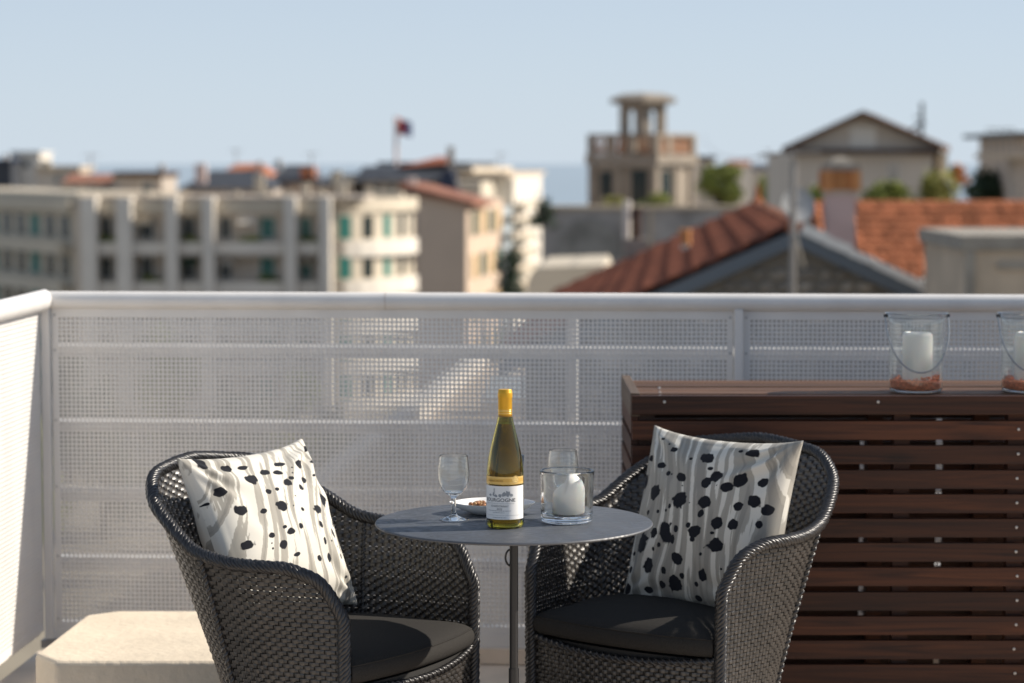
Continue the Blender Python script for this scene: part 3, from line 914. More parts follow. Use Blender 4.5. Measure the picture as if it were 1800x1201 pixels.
tree('terrace_plant', 'dark trailing creeper over the left corner of the grey retaining wall', 955, 352, 400, 143, 60, M['leaf_dark'], 900, cat='plants', seed=8, trunk=False)
tree('terrace_plant', 'light green plants in front of the turret house doorway', 1160, 340, 366, 147, 70, M['leaf_mid'], 700, cat='plants', seed=9, trunk=False)
# big grey garden wall below the tower
b = Bld('retaining_wall', 'grey weathered retaining wall with a faded arch below the turret house', 'wall', 1130, 145)
b.part('wall_face', M['wall_stone_grey'], 952, 1300, 368, gy(145), 145, 1.5)
b.part('coping', M['concrete'], 945, 1305, 362, 367.8, 144.8, 2.0)
for (a, c) in ((1098, 1106), (1140, 1147)): b.part('pilaster', M['concrete'], a, c, 370, gy(145), 144.6, 0.4)
mb = MB()
pc = [b.pt(1035 + 60 * math.cos(a), 455 - 72 * math.sin(a), 144.93) for a in [math.pi * i / 14 for i in range(15)]]
mb.prism(pc[::-1], (0, 0.06, 0)).build('blind_arch', M['arch_infill'], b.t, fixn=True)
b = simple('distant_house', 'sunlit white house far behind the yellow-green shrub', 'house', 1288, 1320, 282, 345, 300, 9, 'facade_white', ('ridge', 8, 'tile_far'))
b.window(1298, 1306, 300, 312)
b = simple('distant_house', 'pale grey house on the skyline left of the gabled house', 'house', 1322, 1372, 288, 345, 320, 10, 'facade_beige', ('hip', 12, 'slate'))
b.window(1336, 1346, 306, 318)
b = simple('distant_house', 'small grey house on the skyline right of the turret terrace', 'house', 1228, 1256, 274, 330, 290, 8, 'facade_grey', ('flat', 6, 'slate'))
b.window(1236, 1246, 290, 302)

# ---- gabled house with wide pediment
D5 = 105.0
b = Bld('gabled_house', 'grey-beige house with a broad low gable and brown cornice seen against the sky', 'house', 1515, D5)
b.part('wall', M['facade_beige'], 1385, 1640, 272, gy(D5), D5, 10)
P = [b.pt(1378, 267.5), b.pt(1652, 263.5), b.pt(1515, 204.5)]
MB().prism([P[0], P[1], P[2]], (1.8, 9, 0)).build('pediment', M['facade_beige'], b.t, fixn=True)
b.part('cornice', M['brown_wood'], 1378, 1652, 262, 271.7, D5 - 0.5, 0.6)
for (q0, q1) in (((1374, 268), (1516, 203)), ((1657, 264), (1515, 203))):
    a, c = b.pt(*q0, D5 - 0.7), b.pt(*q1, D5 - 0.7)
    up = Vector((0, 0, 0.22)); bk = Vector((2.3, 11, 0))
    MB().hull8([a, c, c + bk, a + bk, a + up, c + up, c + bk + up, a + bk + up]).build('roof', M['tile_brown'], b.t, fixn=True)
b.part('vent_panel', M['facade_white'], 1494, 1540, 222, 260, D5 - 0.05, 0.06)
b.part('side_wing', M['facade_cream'], 1641, 1666, 266, gy(D5), D5 + 1.5, 8)
for (a, c) in ((1560, 1580),): b.window(a, c, 290, 326, D5, pm=M['facade_grey'])
t = thing('rooftop_aerial', 'dark aerial cluster on the right slope of the broad gable', 'aerial', at(1620, 238, 108))
hh = at(1620, 180, 108).z - at(1620, 238, 108).z
MB().tube([(0, 0, -0.4), (0, 0, hh)], 0.08, 6).tube([(-0.35, 0, hh * 0.55), (0.1, 0, hh * 0.55)], 0.04, 5).build('mast', M['black_metal'], t)
mb = MB()
for i in range(7): mb.tube([(-0.42 + 0.07 * i, -0.25, hh * 0.2 + 0.05 * i), (-0.42 + 0.07 * i, 0.25, hh * 0.2 + 0.05 * i)], 0.04, 5)
mb.tube([(-0.5, 0, hh * 0.18), (0.15, 0, hh * 0.36)], 0.06, 5); mb.build('antenna', M['black_metal'], t)
for i, (px, y0, y1, w, mm, lab) in enumerate(((1560, 322, 366, 120, 'leaf_mid', 'rounded olive bush under the grey wall of the gabled house'), (1655, 300, 366, 95, 'leaf_light', 'yellow-green bush at the sunlit corner of the gabled house'),
                                       (1440, 326, 366, 90, 'leaf_mid', 'low green bush left of the pink chimney'), (1685, 292, 320, 40, 'terracotta', 'autumn-orange small tree right of the gabled house'))):
    tree('garden_bush', lab, px, y0, y1, 95 + i, w, M[mm], 1500, seed=20 + i, cat='bush', group='bushes round the gabled house')
tree('dark_conifer', 'very dark evergreen tree below the dark house on the right', 1735, 300, 372, 88, 95, M['leaf_dark'], 1600, seed=31)
b = Bld('dark_house', 'dark brown house with a railed balcony at the right edge of the view', 'house', 1800, 84)
b.part('wall', M['facade_tan'], 1785, 1900, 240, gy(84), 84, 8)
b.part('roof', M['slate'], 1778, 1910, 232, 239.8, 83.6, 9)
b.part('balcony_floor', M['concrete'], 1732, 1900, 270, 279, 82, 1.9)
mb = MB()
for k in range(5): b.box(mb, 1735 + k * 11, 1737 + k * 11, 228, 270, 82.05, 0.05)
b.box(mb, 1734, 1784, 226, 228, 82.03, 0.09); mb.build('railing', M['galvanised'], b.t)
b.part('lower_wall', M['facade_grey'], 1770, 1900, 279.2, gy(84), 82.6, 1.3)
b.window(1815, 1840, 292, 330, 82.6)

# ---- large orange tiled roof behind
D6 = 70.0
b = Bld('tiled_house', 'long house with a bright orange pantile roof facing the terrace', 'house', 1640, D6)
rL, rR = b.pt(1424, 362, 70), b.pt(1885, 362, 70)
eL = b.pt(1424, 492, 66.9); eR = b.pt(1885, 492, 66.9)
eL.x, eR.x = rL.x, rR.x
MB().hull8([eL - Vector((0, 0, .25)), eR - Vector((0, 0, .25)), rR + Vector((0, 3, -2)), rL + Vector((0, 3, -2)), eL - Vector((0, 0, .06)), eR - Vector((0, 0, .06)), rR - Vector((0, 0, .06)), rL - Vector((0, 0, .06))]).build('roof_deck', M['brown_wood'], b.t, fixn=True)
MB().box(rL.x + 0.2, rR.x - 0.2, -2.6, 5, 0, eL.z - 0.3).build('wall', M['facade_beige'], b.t)
def tile_mesh(name, w, l, m):
    """a pantile: rolled cross-section, stepped lower lip; local x across, y up the slope, z out."""
    xs = [-w / 2, -w * 0.28, -w * 0.1, w * 0.08, w * 0.26, w * 0.47]
    zs = [0.016, 0.004, 0.036, 0.078, 0.042, 0.004]
    vs, fs = [], []
    for y, dz in ((0, 0.05), (l * 1.12, 0.0)):
        vs += [(x, y, z + dz) for x, z in zip(xs, zs)]
    n = len(xs)
    vs += [(x, 0, z - 0.02) for x, z in zip(xs, zs)]
    for i in range(n - 1):
        fs.append((i, i + 1, n + i + 1, n + i))
        fs.append((2 * n + i, 2 * n + i + 1, i + 1, i))
    me = MB().add(vs, fs).mesh(name); me.materials.append(m)
    return me
def tile_roof(parent, o, ux, uy, nx, ny, w, l, m, limit=300, r=None):
    r = r or random.Random(3)
    nz = ux.cross(uy).normalized()
    me = tile_mesh('tile', w, l, m)
    rest = MB()
    cnt = 0
    for j in range(ny):
        for i in range(nx):
            p = o + ux * (w * (i + 0.5)) + uy * (l * j) + nz * (0.02 + r.uniform(0, 0.012))
            M3 = Matrix((ux, uy, nz)).transposed().to_4x4()
            M3.translation = p
            M3 = M3 @ Matrix.Rotation(r.uniform(-0.02, 0.02), 4, 'Z')
            if cnt < limit:
                ob = bpy.data.objects.new('tile', me)
                C.objects.link(ob); ob.parent = parent
                ob.matrix_local = M3
                cnt += 1
            else:
                rest.add([M3 @ v.co for v in me.vertices], [tuple(q.vertices) for q in me.polygons])
    if rest.f:
        kind(rest.build('roof_tiles', m, parent), 'stuff')
ux = Vector((1, 0, 0)); uy = (rL - eL).normalized()
sl = (rL - eL).length
ncol = int((rR.x - rL.x) / 0.262)
tile_roof(b.t, eL + Vector((0, 0, 0.02)), ux, uy, ncol, 10, 0.262, sl / 10, M['tile_orange'])
MB().tube([rL + Vector((0, 0, 0.02)), rR + Vector((0, 0, 0.02))], 0.13, 8).build('ridge_cap', M['tile_orange'], b.t, smooth=True)

# ---- near gable with stone end wall, orange slope, grey-blue barge boards, chimney
D7 = 30.0
b = Bld('stone_gable_house', 'rubble stone gable end with grey-blue barge boards under an orange tile roof', 'house', 1400, D7)
rdir = Vector((295.0 / F_PX * -1 * -1, 1, 0))
rdir = Vector((0.0694, 1, 0)).normalized()
ap = b.pt(1398, 404)
kx = 30 / F_PX
lf = ap + Vector((-520 * kx, 0, -520 * 0.447 * kx)); rf = ap + Vector((420 * kx, 0, -420 * 0.47 * kx))
LEN = 15.3
foot = lambda p: Vector((p.x, p.y, 0))
MB().prism([foot(lf) + Vector((0.3, 0, 0)), foot(rf) - Vector((0.3, 0, 0)), rf + Vector((-0.3, 0, -0.12)), ap + Vector((0, 0, -0.16)), lf + Vector((0.3, 0, -0.12))], rdir * LEN).build('wall', M['mortar'], b.t, fixn=True)
nl = (lf - ap); nr = (rf - ap)
# roof decks
for (e, nm) in ((lf, 'roof_deck'), (rf, 'roof_deck')):
    q = [e - rdir * 0.1, ap - rdir * 0.1, ap + rdir * LEN, e + rdir * LEN]
    dn = Vector((0, 0, -0.07))
    MB().hull8([p + dn for p in q] + q).build(nm, M['brown_wood'], b.t, fixn=True)
# barge boards
for (e, sgn) in ((lf, -1), (rf, 1)):
    d = Vector((0, 0, -0.19))
    q = [e - rdir * 0.16, ap - rdir * 0.16]
    y1 = rdir * 0.055
    MB().hull8([q[0] + d, q[1] + d, q[1] + d + y1, q[0] + d + y1, q[0] - Vector((0, 0, .005)), q[1] - Vector((0, 0, .005)), q[1] + y1 - Vector((0, 0, .005)), q[0] + y1 - Vector((0, 0, .005))]).build('barge_board', M['barge'], b.t, fixn=True)
# left slope tiles (courses climb to the ridge)
uy = (ap - lf).normalized(); ux = rdir * -1
nrow = 12
tile_roof(b.t, lf + rdir * (LEN - 0.1) + Vector((0, 0, 0.01)), ux, uy, int(LEN / 0.27), nrow, 0.27, (ap - lf).length / nrow, M['tile_red'])
cm = MB().tube([(0, 0, 0), (0, 0.42, 0.02)], [0.115, 0.10], 8).mesh('ridge_tile'); cm.materials.append(M['tile_orange'])
for i in range(36):
    o = inst('ridge_tile', cm, b.t, ap + rdir * (-0.1 + 0.42 * i) + Vector((0, 0, 0.03)), (0, 0, math.atan2(-rdir.x, rdir.y)))
# right verge: pale mortared tile ends
vm = MB().box(-0.17, 0.17, -0.16, 0.12, -0.02, 0.10).mesh('verge_tile'); vm.materials.append(M['mortar_white'])
L = (rf - ap).length
ang = math.atan2(rf.z - ap.z, rf.x - ap.x)
for i in range(int(L / 0.33)):
    p = ap + (rf - ap).normalized() * (0.22 + 0.33 * i) - rdir * 0.04
    inst('verge_tile', vm, b.t, p + Vector((0, 0, 0.012)), (0, -ang + random.uniform(-0.06, 0.06), 0), (0.9 + 0.15 * random.random(), 1, 0.8 + 0.5 * random.random()))
fin = MB().lathe([(0.0, 0), (0.10, 0.0), (0.11, 0.05), (0.05, 0.09), (0.045, 0.22), (0.02, 0.32), (0, 0.34)], 10)
fo = fin.build('finial', M['tile_orange'], b.t, smooth=True); fo.location = ap + rdir * (LEN - 0.3) + Vector((0, 0, 0.10))
# rubble stones in the gable wall (those that can be seen above and through the railing)
rs = random.Random(11)
stone_meshes = []
for k in range(6):
    bm = bmesh.new()
    bmesh.ops.create_icosphere(bm, subdivisions=1, radius=0.5)
    for v in bm.verts:
        v.co *= 0.85 + 0.3 * rs.random()
        v.co.y *= 0.35
    me = bpy.data.meshes.new('stone'); bm.to_mesh(me); bm.free()
    mm = mat('stone_%d' % k, tuple(c * f for c, f in zip((0.30, 0.27, 0.23), [rs.uniform(0.6, 2.1)] * 3)), 0.95, var=0.3, vscale=3, bump=0.5, bscale=10, bdist=0.03)
    me.materials.append(mm); stone_meshes.append(me)
cnt = 0
zrow = ap.z - 0.55
while zrow > ap.z - 4.6 and cnt < 296:
    hrow = rs.uniform(0.13, 0.24)
    xl = ap.x - (ap.z - zrow - 0.30) / 0.447; xr = ap.x + (ap.z - zrow - 0.30) / 0.47
    xl = max(xl, lf.x + 0.5); xr = min(xr, rf.x - 0.5)
    x = xl
    while x < xr and cnt < 296:
        w = rs.uniform(0.15, 0.34)
        inst('stone', rs.choice(stone_meshes), b.t, (x + w / 2, -0.01, zrow), (0, rs.uniform(-0.2, 0.2), 0), (w * 0.96, 0.3, hrow * 0.98))
        x += w; cnt += 1
    zrow -= hrow
# pink chimney with terracotta top on the right slope
dch = 39.0
c0 = b.pt(1475, 430, dch)
w = 50 * dch / F_PX
zc = lambda py: b.pt(0, py, dch).z
chz = zc(455)
chim = MB().box(c0.x - w / 2, c0.x + w / 2, c0.y - w / 2, c0.y + w / 2, chz - 1.5, zc(342)).build('chimney', M['pink_render'], b.t)
chim_band = MB().box(c0.x - w * 0.56, c0.x + w * 0.56, c0.y - w * 0.56, c0.y + w * 0.56, zc(341.8), zc(335)).build('chimney_band', M['facade_cream'], chim)
mb = MB()
for sx in (-1, 1):
    for sy in (-1, 1):
        mb.box(c0.x + sx * w * 0.5 - 0.07, c0.x + sx * w * 0.5 + 0.07, c0.y + sy * w * 0.5 - 0.07, c0.y + sy * w * 0.5 + 0.07, zc(334.8), zc(300))
mb.box(c0.x - w * 0.46, c0.x + w * 0.46, c0.y - w * 0.46, c0.y + w * 0.46, zc(334.8), zc(300))
mb.build('chimney_pot', M['terracotta'], chim)
MB().box(c0.x - w * 0.62, c0.x + w * 0.62, c0.y - w * 0.62, c0.y + w * 0.62, zc(299.6), zc(290)).lathe([(w * 0.62, 0), (w * 0.45, 0.08), (0, 0.13)], 4, c0.x, c0.y, zc(289.6), a0=R(45), a1=R(405)).build('chimney_cap', M['concrete_pale'], chim, fixn=True)

# aerial mast and dish in front of the gable
mp_ = at(1393, 545, 28.6)
t = thing('aerial_mast', 'rusty television mast with crossbar aerials and a dish in front of the stone gable', 'aerial', mp_)
zz = lambda py: at(0, py, 28.6).z - mp_.z
MB().tube([(0, 0, -1), (0, 0, zz(285))], 0.040, 8).build('mast', M['galvanised'], t)
MB().tube([(0, 0, zz(330)), (0, 0, zz(262))], 0.018, 6).build('mast_top', M['galvanised'], t)
kk = 28.6 / F_PX
mb = MB().tube([(-62 * kk, 0, zz(272)), (48 * kk, 0, zz(266))], 0.012, 6)
for i in range(8):
    x = (-60 + i * 15) * kk
    mb.tube([(x, -0.16, zz(272) + i * 0.006), (x, 0.16, zz(272) + i * 0.006)], 0.006, 5)
mb.build('antenna', M['galvanised'], t)
dsh = MB().lathe([(0, 0.0), (0.09, 0.008), (0.17, 0.03), (0.205, 0.050), (0.21, 0.053), (0.17, 0.04), (0.0, 0.012)], 28).build('dish', M['dish'], t, smooth=True)
dsh.location = (8 * kk, 0.12, zz(362)); dsh.rotation_euler = (R(78), 0, R(14))
MB().tube([(0.02, 0, zz(410)), (0.05, -0.06, zz(430)), (0.10, -0.05, zz(455)), (0.13, -0.04, zz(470))], 0.014, 6).build('cable', M['concrete_pale'], t)

# pots and flues near the gable slope
t = thing('flue_pipe', 'dark capped flue pipe on a pale rendered stack left of the orange slope', 'chimney', at(1118, 540, 44))
kk = 44 / F_PX
zz = lambda py: at(0, py, 44).z - at(1118, 540, 44).z
MB().box(-22 * kk, 22 * kk, 0, 0.45, zz(900), zz(420)).build('stack', M['concrete_pale'], t)
MB().tube([(0, 0.2, zz(420)), (0, 0.2, zz(372))], 0.105, 10).tube([(0, 0.2, zz(374)), (0, 0.2, zz(366))], 0.14, 10).build('pipe', M['brown_wood'], t)
MB().tube([(-16 * kk, 0.1, zz(420)), (-16 * kk, 0.1, zz(352))], 0.075, 10).build('pale_pipe', M['facade_white'], t)
t = thing('chimney_pot', 'small terracotta pot with a white collar sticking out of the orange slope', 'chimney', at(1207, 452, 36.5))
MB().tube([(0, 0, -0.3), (0, 0, 0.18)], 0.085, 10).build('collar', M['facade_white'], t, smooth=True)
MB().tube([(0, 0, 0.18), (-0.02, 0, 0.36)], 0.07, 10).tube([(-0.03, 0, 0.36), (-0.03, 0, 0.42)], 0.10, 10).build('pot', M['terracotta'], t, smooth=True)

# ---- concrete flat-roofed structure on the right
b = Bld('concrete_annex', 'weathered concrete annex with a thick flat roof slab at the right', 'building', 1697, 26)
c0 = b.pt(1697, 440, 26)
dl = Vector((0.02, 1, 0)).normalized(); dr = Vector((1, 0.02, 0)).normalized()
kk = 26 / F_PX
def annex(mb, l, r, z0, z1, off=0.0):
    p = [c0 - dl * off - dr * off, c0 + dr * r - dl * off, c0 + dr * r + dl * l, c0 + dl * l - dr * off]
    q = [Vector((v.x, v.y, z0)) for v in p]
    return mb.hull8(q + [Vector((v.x, v.y, z1)) for v in p])
zs0, zs1 = b.pt(0, 440, 26).z, b.pt(0, 414, 26).z
annex(MB(), 2.9, 6.0, 0, zs0 - 0.003).build('wall', M['concrete'], b.t, fixn=True)
annex(MB(), 3.1, 6.0, zs0, zs1, 0.05).build('roof_slab', M['concrete_pale'], b.t, fixn=True)
nf = Vector((0.02, -1, 0))
for (r0, r1, nm, mm) in ((0.0, 0.10, 'pilaster', 'concrete_pale'), (0.34, 5.5, 'recess_frame', 'concrete_pale')):
    zt_, zb_ = (zs0 - 0.01, zs0 - 3) if nm == 'pilaster' else (zs0 - 0.14, zs0 - 0.2)
    q = [c0 + dr * r0 + nf * 0.045, c0 + dr * r1 + nf * 0.045, c0 + dr * r1 + nf * 0.002, c0 + dr * r0 + nf * 0.002]
    MB().hull8([Vector((v.x, v.y, zb_)) for v in q] + [Vector((v.x, v.y, zt_)) for v in q]).build(nm, M[mm], b.t, fixn=True)

# ---- flat roof just below the terrace, seen through the perforated panels
zr = -3.4
P = [(-3.35, 30, 0), (7.0, 30, 0), (7.6, 52, 0), (-0.75, 60, 0)]
b = thing('flat_roofed_house', 'neighbouring house with a grey flat roof and pale parapet just below the terrace', 'house', (0, 45, GZ))
lo = lambda p, z: Vector((p[0], p[1] - 45, z - GZ))
MB().hull8([lo(p, GZ) for p in P] + [lo(p, zr) for p in P]).build('wall', M['facade_beige'], b, fixn=True)
ins = [(-2.9, 30.5, 0), (6.6, 30.5, 0), (7.2, 51.5, 0), (-0.55, 59, 0)]
MB().hull8([lo(p, zr + 0.002) for p in ins] + [lo(p, zr + 0.02) for p in ins]).build('roof', M['concrete'], b, fixn=True)
for i in range(4):
    a, c, d, e = P[i], P[(i + 1) % 4], ins[(i + 1) % 4], ins[i]
    MB().hull8([lo(a, zr + .003), lo(c, zr + .003), lo(d, zr + .003), lo(e, zr + .003), lo(a, zr + .38), lo(c, zr + .38), lo(d, zr + .38), lo(e, zr + .38)]).build('parapet', M['facade_white'], b, fixn=True)
t = thing('skylight', 'raised glazed skylight on the grey flat roof', 'skylight', (0.3, 47, zr + 0.02))
MB().box(-0.9, 0.9, -0.8, 0.8, 0, 0.35).build('kerb', M['facade_white'], t)
MB().add([(-0.85, -0.75, 0.352), (0.85, -0.75, 0.352), (0.85, 0.75, 0.352), (-0.85, 0.75, 0.352), (-0.7, 0, 0.75), (0.7, 0, 0.75)], [(0, 1, 5, 4), (2, 3, 4, 5), (1, 2, 5), (3, 0, 4)]).build('pane', M['rail_blue'], t)
for i, (px, D, w, h, mm, lab) in enumerate(((300, 150, 160, 5, 'leaf_mid', 'broad green garden tree in front of the apartment building'), (120, 140, 130, 5, 'leaf_dark', 'dark garden tree below the far wing of the apartment building'), (520, 138, 110, 4, 'leaf_mid', 'rounded garden tree beside the pale street pavement'),
        (180, 118, 190, 5, 'leaf_dark', 'wide dark tree low in the gardens, left of the tilted pillow'), (430, 122, 170, 5, 'leaf_dark', 'wide dark tree low in the gardens behind the left armchair'), (590, 116, 130, 4, 'leaf_dark', 'dark tree at the near end of the pale pavement'),
        (60, 112, 150, 4, 'leaf_mid', 'olive green tree low in the gardens by the railing corner'), (320, 106, 180, 4, 'leaf_dark', 'nearest dark tree in the gardens straight below the left armchair'))):
    yb = gy(D); s_ = F_PX / D
    tree('garden_tree', lab, px, yb - (h + 3.0) * s_, yb - 1.2 * s_, D, w, M[mm], 1300, seed=50 + i, group='trees in the gardens below')

# thin roof aerials and a slack wire
for i, (px, y0, y1, D, lab) in enumerate(((160, 270, 306, 204, 'thin aerial pole on the terracotta edged low house'), (415, 262, 300, 244, 'thin aerial pole beside the orange tiled hip roof'), (548, 268, 300, 224, 'thin aerial pole next to the orange dormer'),
        (880, 268, 305, 262, 'thin aerial pole on the cream apartment block'), (1350, 262, 296, 318, 'thin aerial pole on the pale grey skyline house'))):
    a, c = at(px, y1 + 14, D), at(px, y0, D)
    t = thing('roof_aerial', lab, 'aerial', a, 0, 'thin aerials on the far roofs')
    h = c.z - a.z
    MB().tube([(0, 0, 0), (0, 0, h)], 0.06, 6).build('mast', M['galvanised'], t)
    mb = MB().tube([(-0.7, 0, h * 0.93), (0.7, 0, h * 0.95)], 0.035, 5)
    for k in range(5): mb.tube([(-0.6 + 0.3 * k, -0.3, h * 0.94), (-0.6 + 0.3 * k, 0.3, h * 0.94)], 0.025, 5)
    mb.build('antenna', M['galvanised'], t)
a, c = at(1235, 236, 165), at(1390, 268, 28.7)
w_ = [a.lerp(c, k / 20) - Vector((0, 0, 2.4 * (k / 20) * (1 - k / 20))) for k in range(21)]
wr_ = MB().tube([p - c for p in w_], 0.012, 5).build('overhead_wire', M['black_metal'], None)
wr_.location = c
tag(wr_, 'thin slack overhead wire between the turret house and the near aerial mast', 'wire')

# ------------------------------------------------------------------ balustrade with perforated sheet
def perforated(nx, nz, pitch, r, th):
    """sheet with real round holes; front faces -y, x along, z up, lower left corner at the origin."""
    gx, gz = 2 * nx + 1, 2 * nz + 1
    X, Z = np.meshgrid(np.arange(gx) * pitch / 2, np.arange(gz) * pitch / 2)
    grid = np.stack([X.ravel(), np.zeros(gx * gz), Z.ravel()], 1)
    I, J = np.meshgrid(np.arange(nx), np.arange(nz))
    I, J = I.ravel(), J.ravel()
    offs = [(0, 0), (1, 0), (2, 0), (2, 1), (2, 2), (1, 2), (0, 2), (0, 1)]
    outer = np.stack([(2 * J + dj) * gx + 2 * I + di for di, dj in offs], 1)
    ang = np.radians([-135, -90, -45, 0, 45, 90, 135, 180])
    cx, cz = (I + 0.5) * pitch, (J + 0.5) * pitch
    inn = np.stack([cx[:, None] + r * np.cos(ang), np.zeros((len(I), 8)), cz[:, None] + r * np.sin(ang)], 2)
    back = inn.copy(); back[:, :, 1] = th
    n0 = gx * gz
    fi = n0 + np.arange(len(I) * 8).reshape(-1, 8)
    bi = fi + len(I) * 8
    quads = []
    for k in range(8):
        k2 = (k + 1) % 8
        quads.append(np.stack([outer[:, k], outer[:, k2], fi[:, k2], fi[:, k]], 1))
        quads.append(np.stack([fi[:, k], fi[:, k2], bi[:, k2], bi[:, k]], 1))
    return np.concatenate([grid, inn.reshape(-1, 3), back.reshape(-1, 3)]), np.concatenate(quads)

rail = thing('balustrade', 'white tubular railing with perforated metal panels round the terrace corner', 'railing', (CX, CY, 0), ROT)
ZR, RR = 1.080, 0.0255
MB().tube([(0.02, -1.45, ZR), (0.0, -0.004, ZR), (0.012, 0.0, ZR), (4.2, 0.0, ZR)], RR, 20).build('handrail', M['white_paint'], rail, smooth=True)
for u in (1.02,):
    MB().tube([(u, 0, ZR), (u + 0.002, 0, ZR)], RR + 0.0006, 20).build('joint', M['facade_grey'], rail)
PT = 0.0132
NZ = 70
Z0 = 0.107
for (u0, nx) in ((0.036, 151), (2.092, 124)):
    v, q = perforated(nx, NZ, PT, 0.00335, 0.002)
    o = np_obj('perforated_sheet', v, q, M['white_paint'], rail)
    o.location = (u0, 0.0, Z0)
    w = nx * PT
    mb = MB()
    mb.box(u0 - 0.018, u0, 0, 0.002, Z0 - 0.02, ZR - 0.014).box(u0 + w, u0 + w + 0.016, 0, 0.002, Z0 - 0.02, ZR - 0.014)
    mb.box(u0, u0 + w, 0, 0.002, Z0 - 0.02, Z0).box(u0, u0 + w, 0, 0.002, Z0 + NZ * PT, ZR - 0.014)
    mb.build('sheet_border', M['white_paint'], rail)
    for zc_ in (0.931, 0.702, 0.496, 0.287, 0.093):
        MB().box(u0 - 0.02, u0 + w + 0.018, 0.008, 0.088, zc_ - 0.018, zc_ + 0.014).build('crossbar', M['white_paint'], rail, bevel=0.002)
    MB().box(u0 - 0.02, u0 + w + 0.018, -0.004, -0.001, 0.048, 0.088).build('bottom_rail', M['white_paint'], rail)
bolt_me = MB().lathe([(0, 0.0016), (0.0036, 0.0014), (0.0044, 0.0), (0, 0)], 8).mesh('bolt'); bolt_me.materials.append(M['tan_bolt'])
for u in (0.027, 2.036, 2.083, 3.735):
    for z in (0.12, 0.31, 0.52, 0.72, 0.93, 1.035):
        inst('bolt', bolt_me, rail, (u, -0.0001, z), (math.pi / 2, 0, 0))
# posts
MB().box(-0.010, 0.016, -0.022, 0.004, 0.06, ZR - 0.02).build('post', M['white_paint'], rail, bevel=0.002)
MB().box(2.047, 2.073, -0.022, 0.004, 0.0, ZR - 0.02).build('post', M['white_paint'], rail, bevel=0.002)
MB().box(1.556, 1.584, 0.090, 0.140, 0.0, ZR - 0.02).build('post', M['white_paint'], rail, bevel=0.002)
MB().box(3.76, 3.786, -0.022, 0.004, 0.0, ZR - 0.02).build('post', M['white_paint'], rail, bevel=0.002)
MB().box(-0.02, 0.02, -0.03, 0.03, 0.035, 0.058).build('bracket', M['galvanised'], rail)
# side run
v, q = perforated(104, NZ, PT, 0.00335, 0.002)
o = np_obj('perforated_sheet', v, q, M['white_paint'], rail)
o.location = (-0.012, -1.41, Z0); o.rotation_euler = (0, 0, math.pi / 2)
w = 104 * PT
mb = MB().box(-0.014, -0.012, -1.43, -1.41, Z0 - 0.02, ZR - 0.014).box(-0.014, -0.012, -1.41 + w, -1.41 + w + 0.014, Z0 - 0.02, ZR - 0.014)
mb.box(-0.014, -0.012, -1.41, -1.41 + w, Z0 - 0.02, Z0).box(-0.014, -0.012, -1.41, -1.41 + w, Z0 + NZ * PT, ZR - 0.014)
mb.build('sheet_border', M['white_paint'], rail)
for zc_ in (0.931, 0.702, 0.496, 0.287, 0.093):
    MB().box(-0.10, -0.022, -1.43, -0.03, zc_ - 0.018, zc_ + 0.014).build('crossbar', M['white_paint'], rail, bevel=0.002)
MB().box(-0.02, 0.006, -1.456, -1.432, 0.0, ZR - 0.02).build('post', M['white_paint'], rail, bevel=0.002)

# ------------------------------------------------------------------ masonry block
P = [(-1.02, 5.83), (-0.42, 5.83), (-0.42, 6.50), (-1.07, 6.50), (-1.148, 6.44), (-1.182, 5.925), (-1.115, 5.83)]
mb = MB().prism([(x, y, 0.002) for x, y in [P[6]] + P[1:6]], (0, 0, 0.272))
blk = mb.build('masonry_block', M['cream_render'], None, bevel=0.012, seg=3, fixn=True)
tag(blk, 'low cream rendered masonry block with chamfered corners by the railing corner', 'block')

# ------------------------------------------------------------------ slatted wooden chest
bench = thing('slatted_cover', 'dark stained wooden slatted box with a boarded top standing against the railing', 'wooden box', (0.300, 6.08, 0))
LB, WB = 2.05, 0.545
MB().box(0.002, LB, 0, 0.022, 0.852, 0.900).build('front_board', M['wood'], bench, bevel=0.002)
MB().box(0.0, 0.025, 0.0225, WB, 0.845, 0.905).build('end_board', M['wood_end'], bench, bevel=0.002)
for i in range(5):
    me = MB().box(0.028, LB, 0, 0.087, -0.010, 0.010)
    o = me.build('top_board', M['wood_top'], bench, bevel=0.003)
    o.location = (0, 0.027 + i * 0.104, 0.882 + (i % 2) * 0.001)
sl_me = MB().box(0.004, LB, 0.003, 0.022, -0.047, 0).mesh('slat'); sl_me.materials.append(M['wood'])
sd_me = MB().box(0.002, 0.020, 0.024, WB, -0.047, 0).mesh('side_slat'); sd_me.materials.append(M['wood'])
bk_mes = []
for segs in (((0.004, LB),), ((0.004, 0.657), (0.672, LB)), ((0.004, 0.866), (0.884, LB)), ((0.004, 0.657), (0.670, 0.866), (0.886, LB))):
    mb = MB()
    for a, b_ in segs: mb.box(a, b_, WB - 0.018, WB, -0.0605, 0)
    me = mb.mesh('back_slat'); me.materials.append(M['wood']); bk_mes.append(me)
BACK_KIND = [0, 2, 3, 3, 2, 0, 3, 2, 1, 1, 0, 2, 0]
sc_me = MB().lathe([(0, 0), (0.0042, 0), (0.0034, 0.0016), (0, 0.002)], 8).mesh('screw'); sc_me.materials.append(M['screw'])
def screw(x, y, z, front=True):
    return inst('screw', sc_me, bench, (x, y, z), (math.pi / 2 if front else 0, 0, 0))
for k in range(13):
    zt = 0.836 - 0.0625 * k
    o = inst('slat', sl_me, bench, (0, random.uniform(0, 0.001), zt + random.uniform(-0.001, 0.001)))
    inst('side_slat', sd_me, bench, (0, 0, zt + 0.012))
    inst('back_slat', bk_mes[BACK_KIND[k]], bench, (0, 0, zt + 0.012))
    screw(0.981 + random.uniform(-0.003, 0.003), 0.0025, zt - 0.021)
for x in (0.085, 0.625, 1.2): screw(x, -0.0004, 0.885)
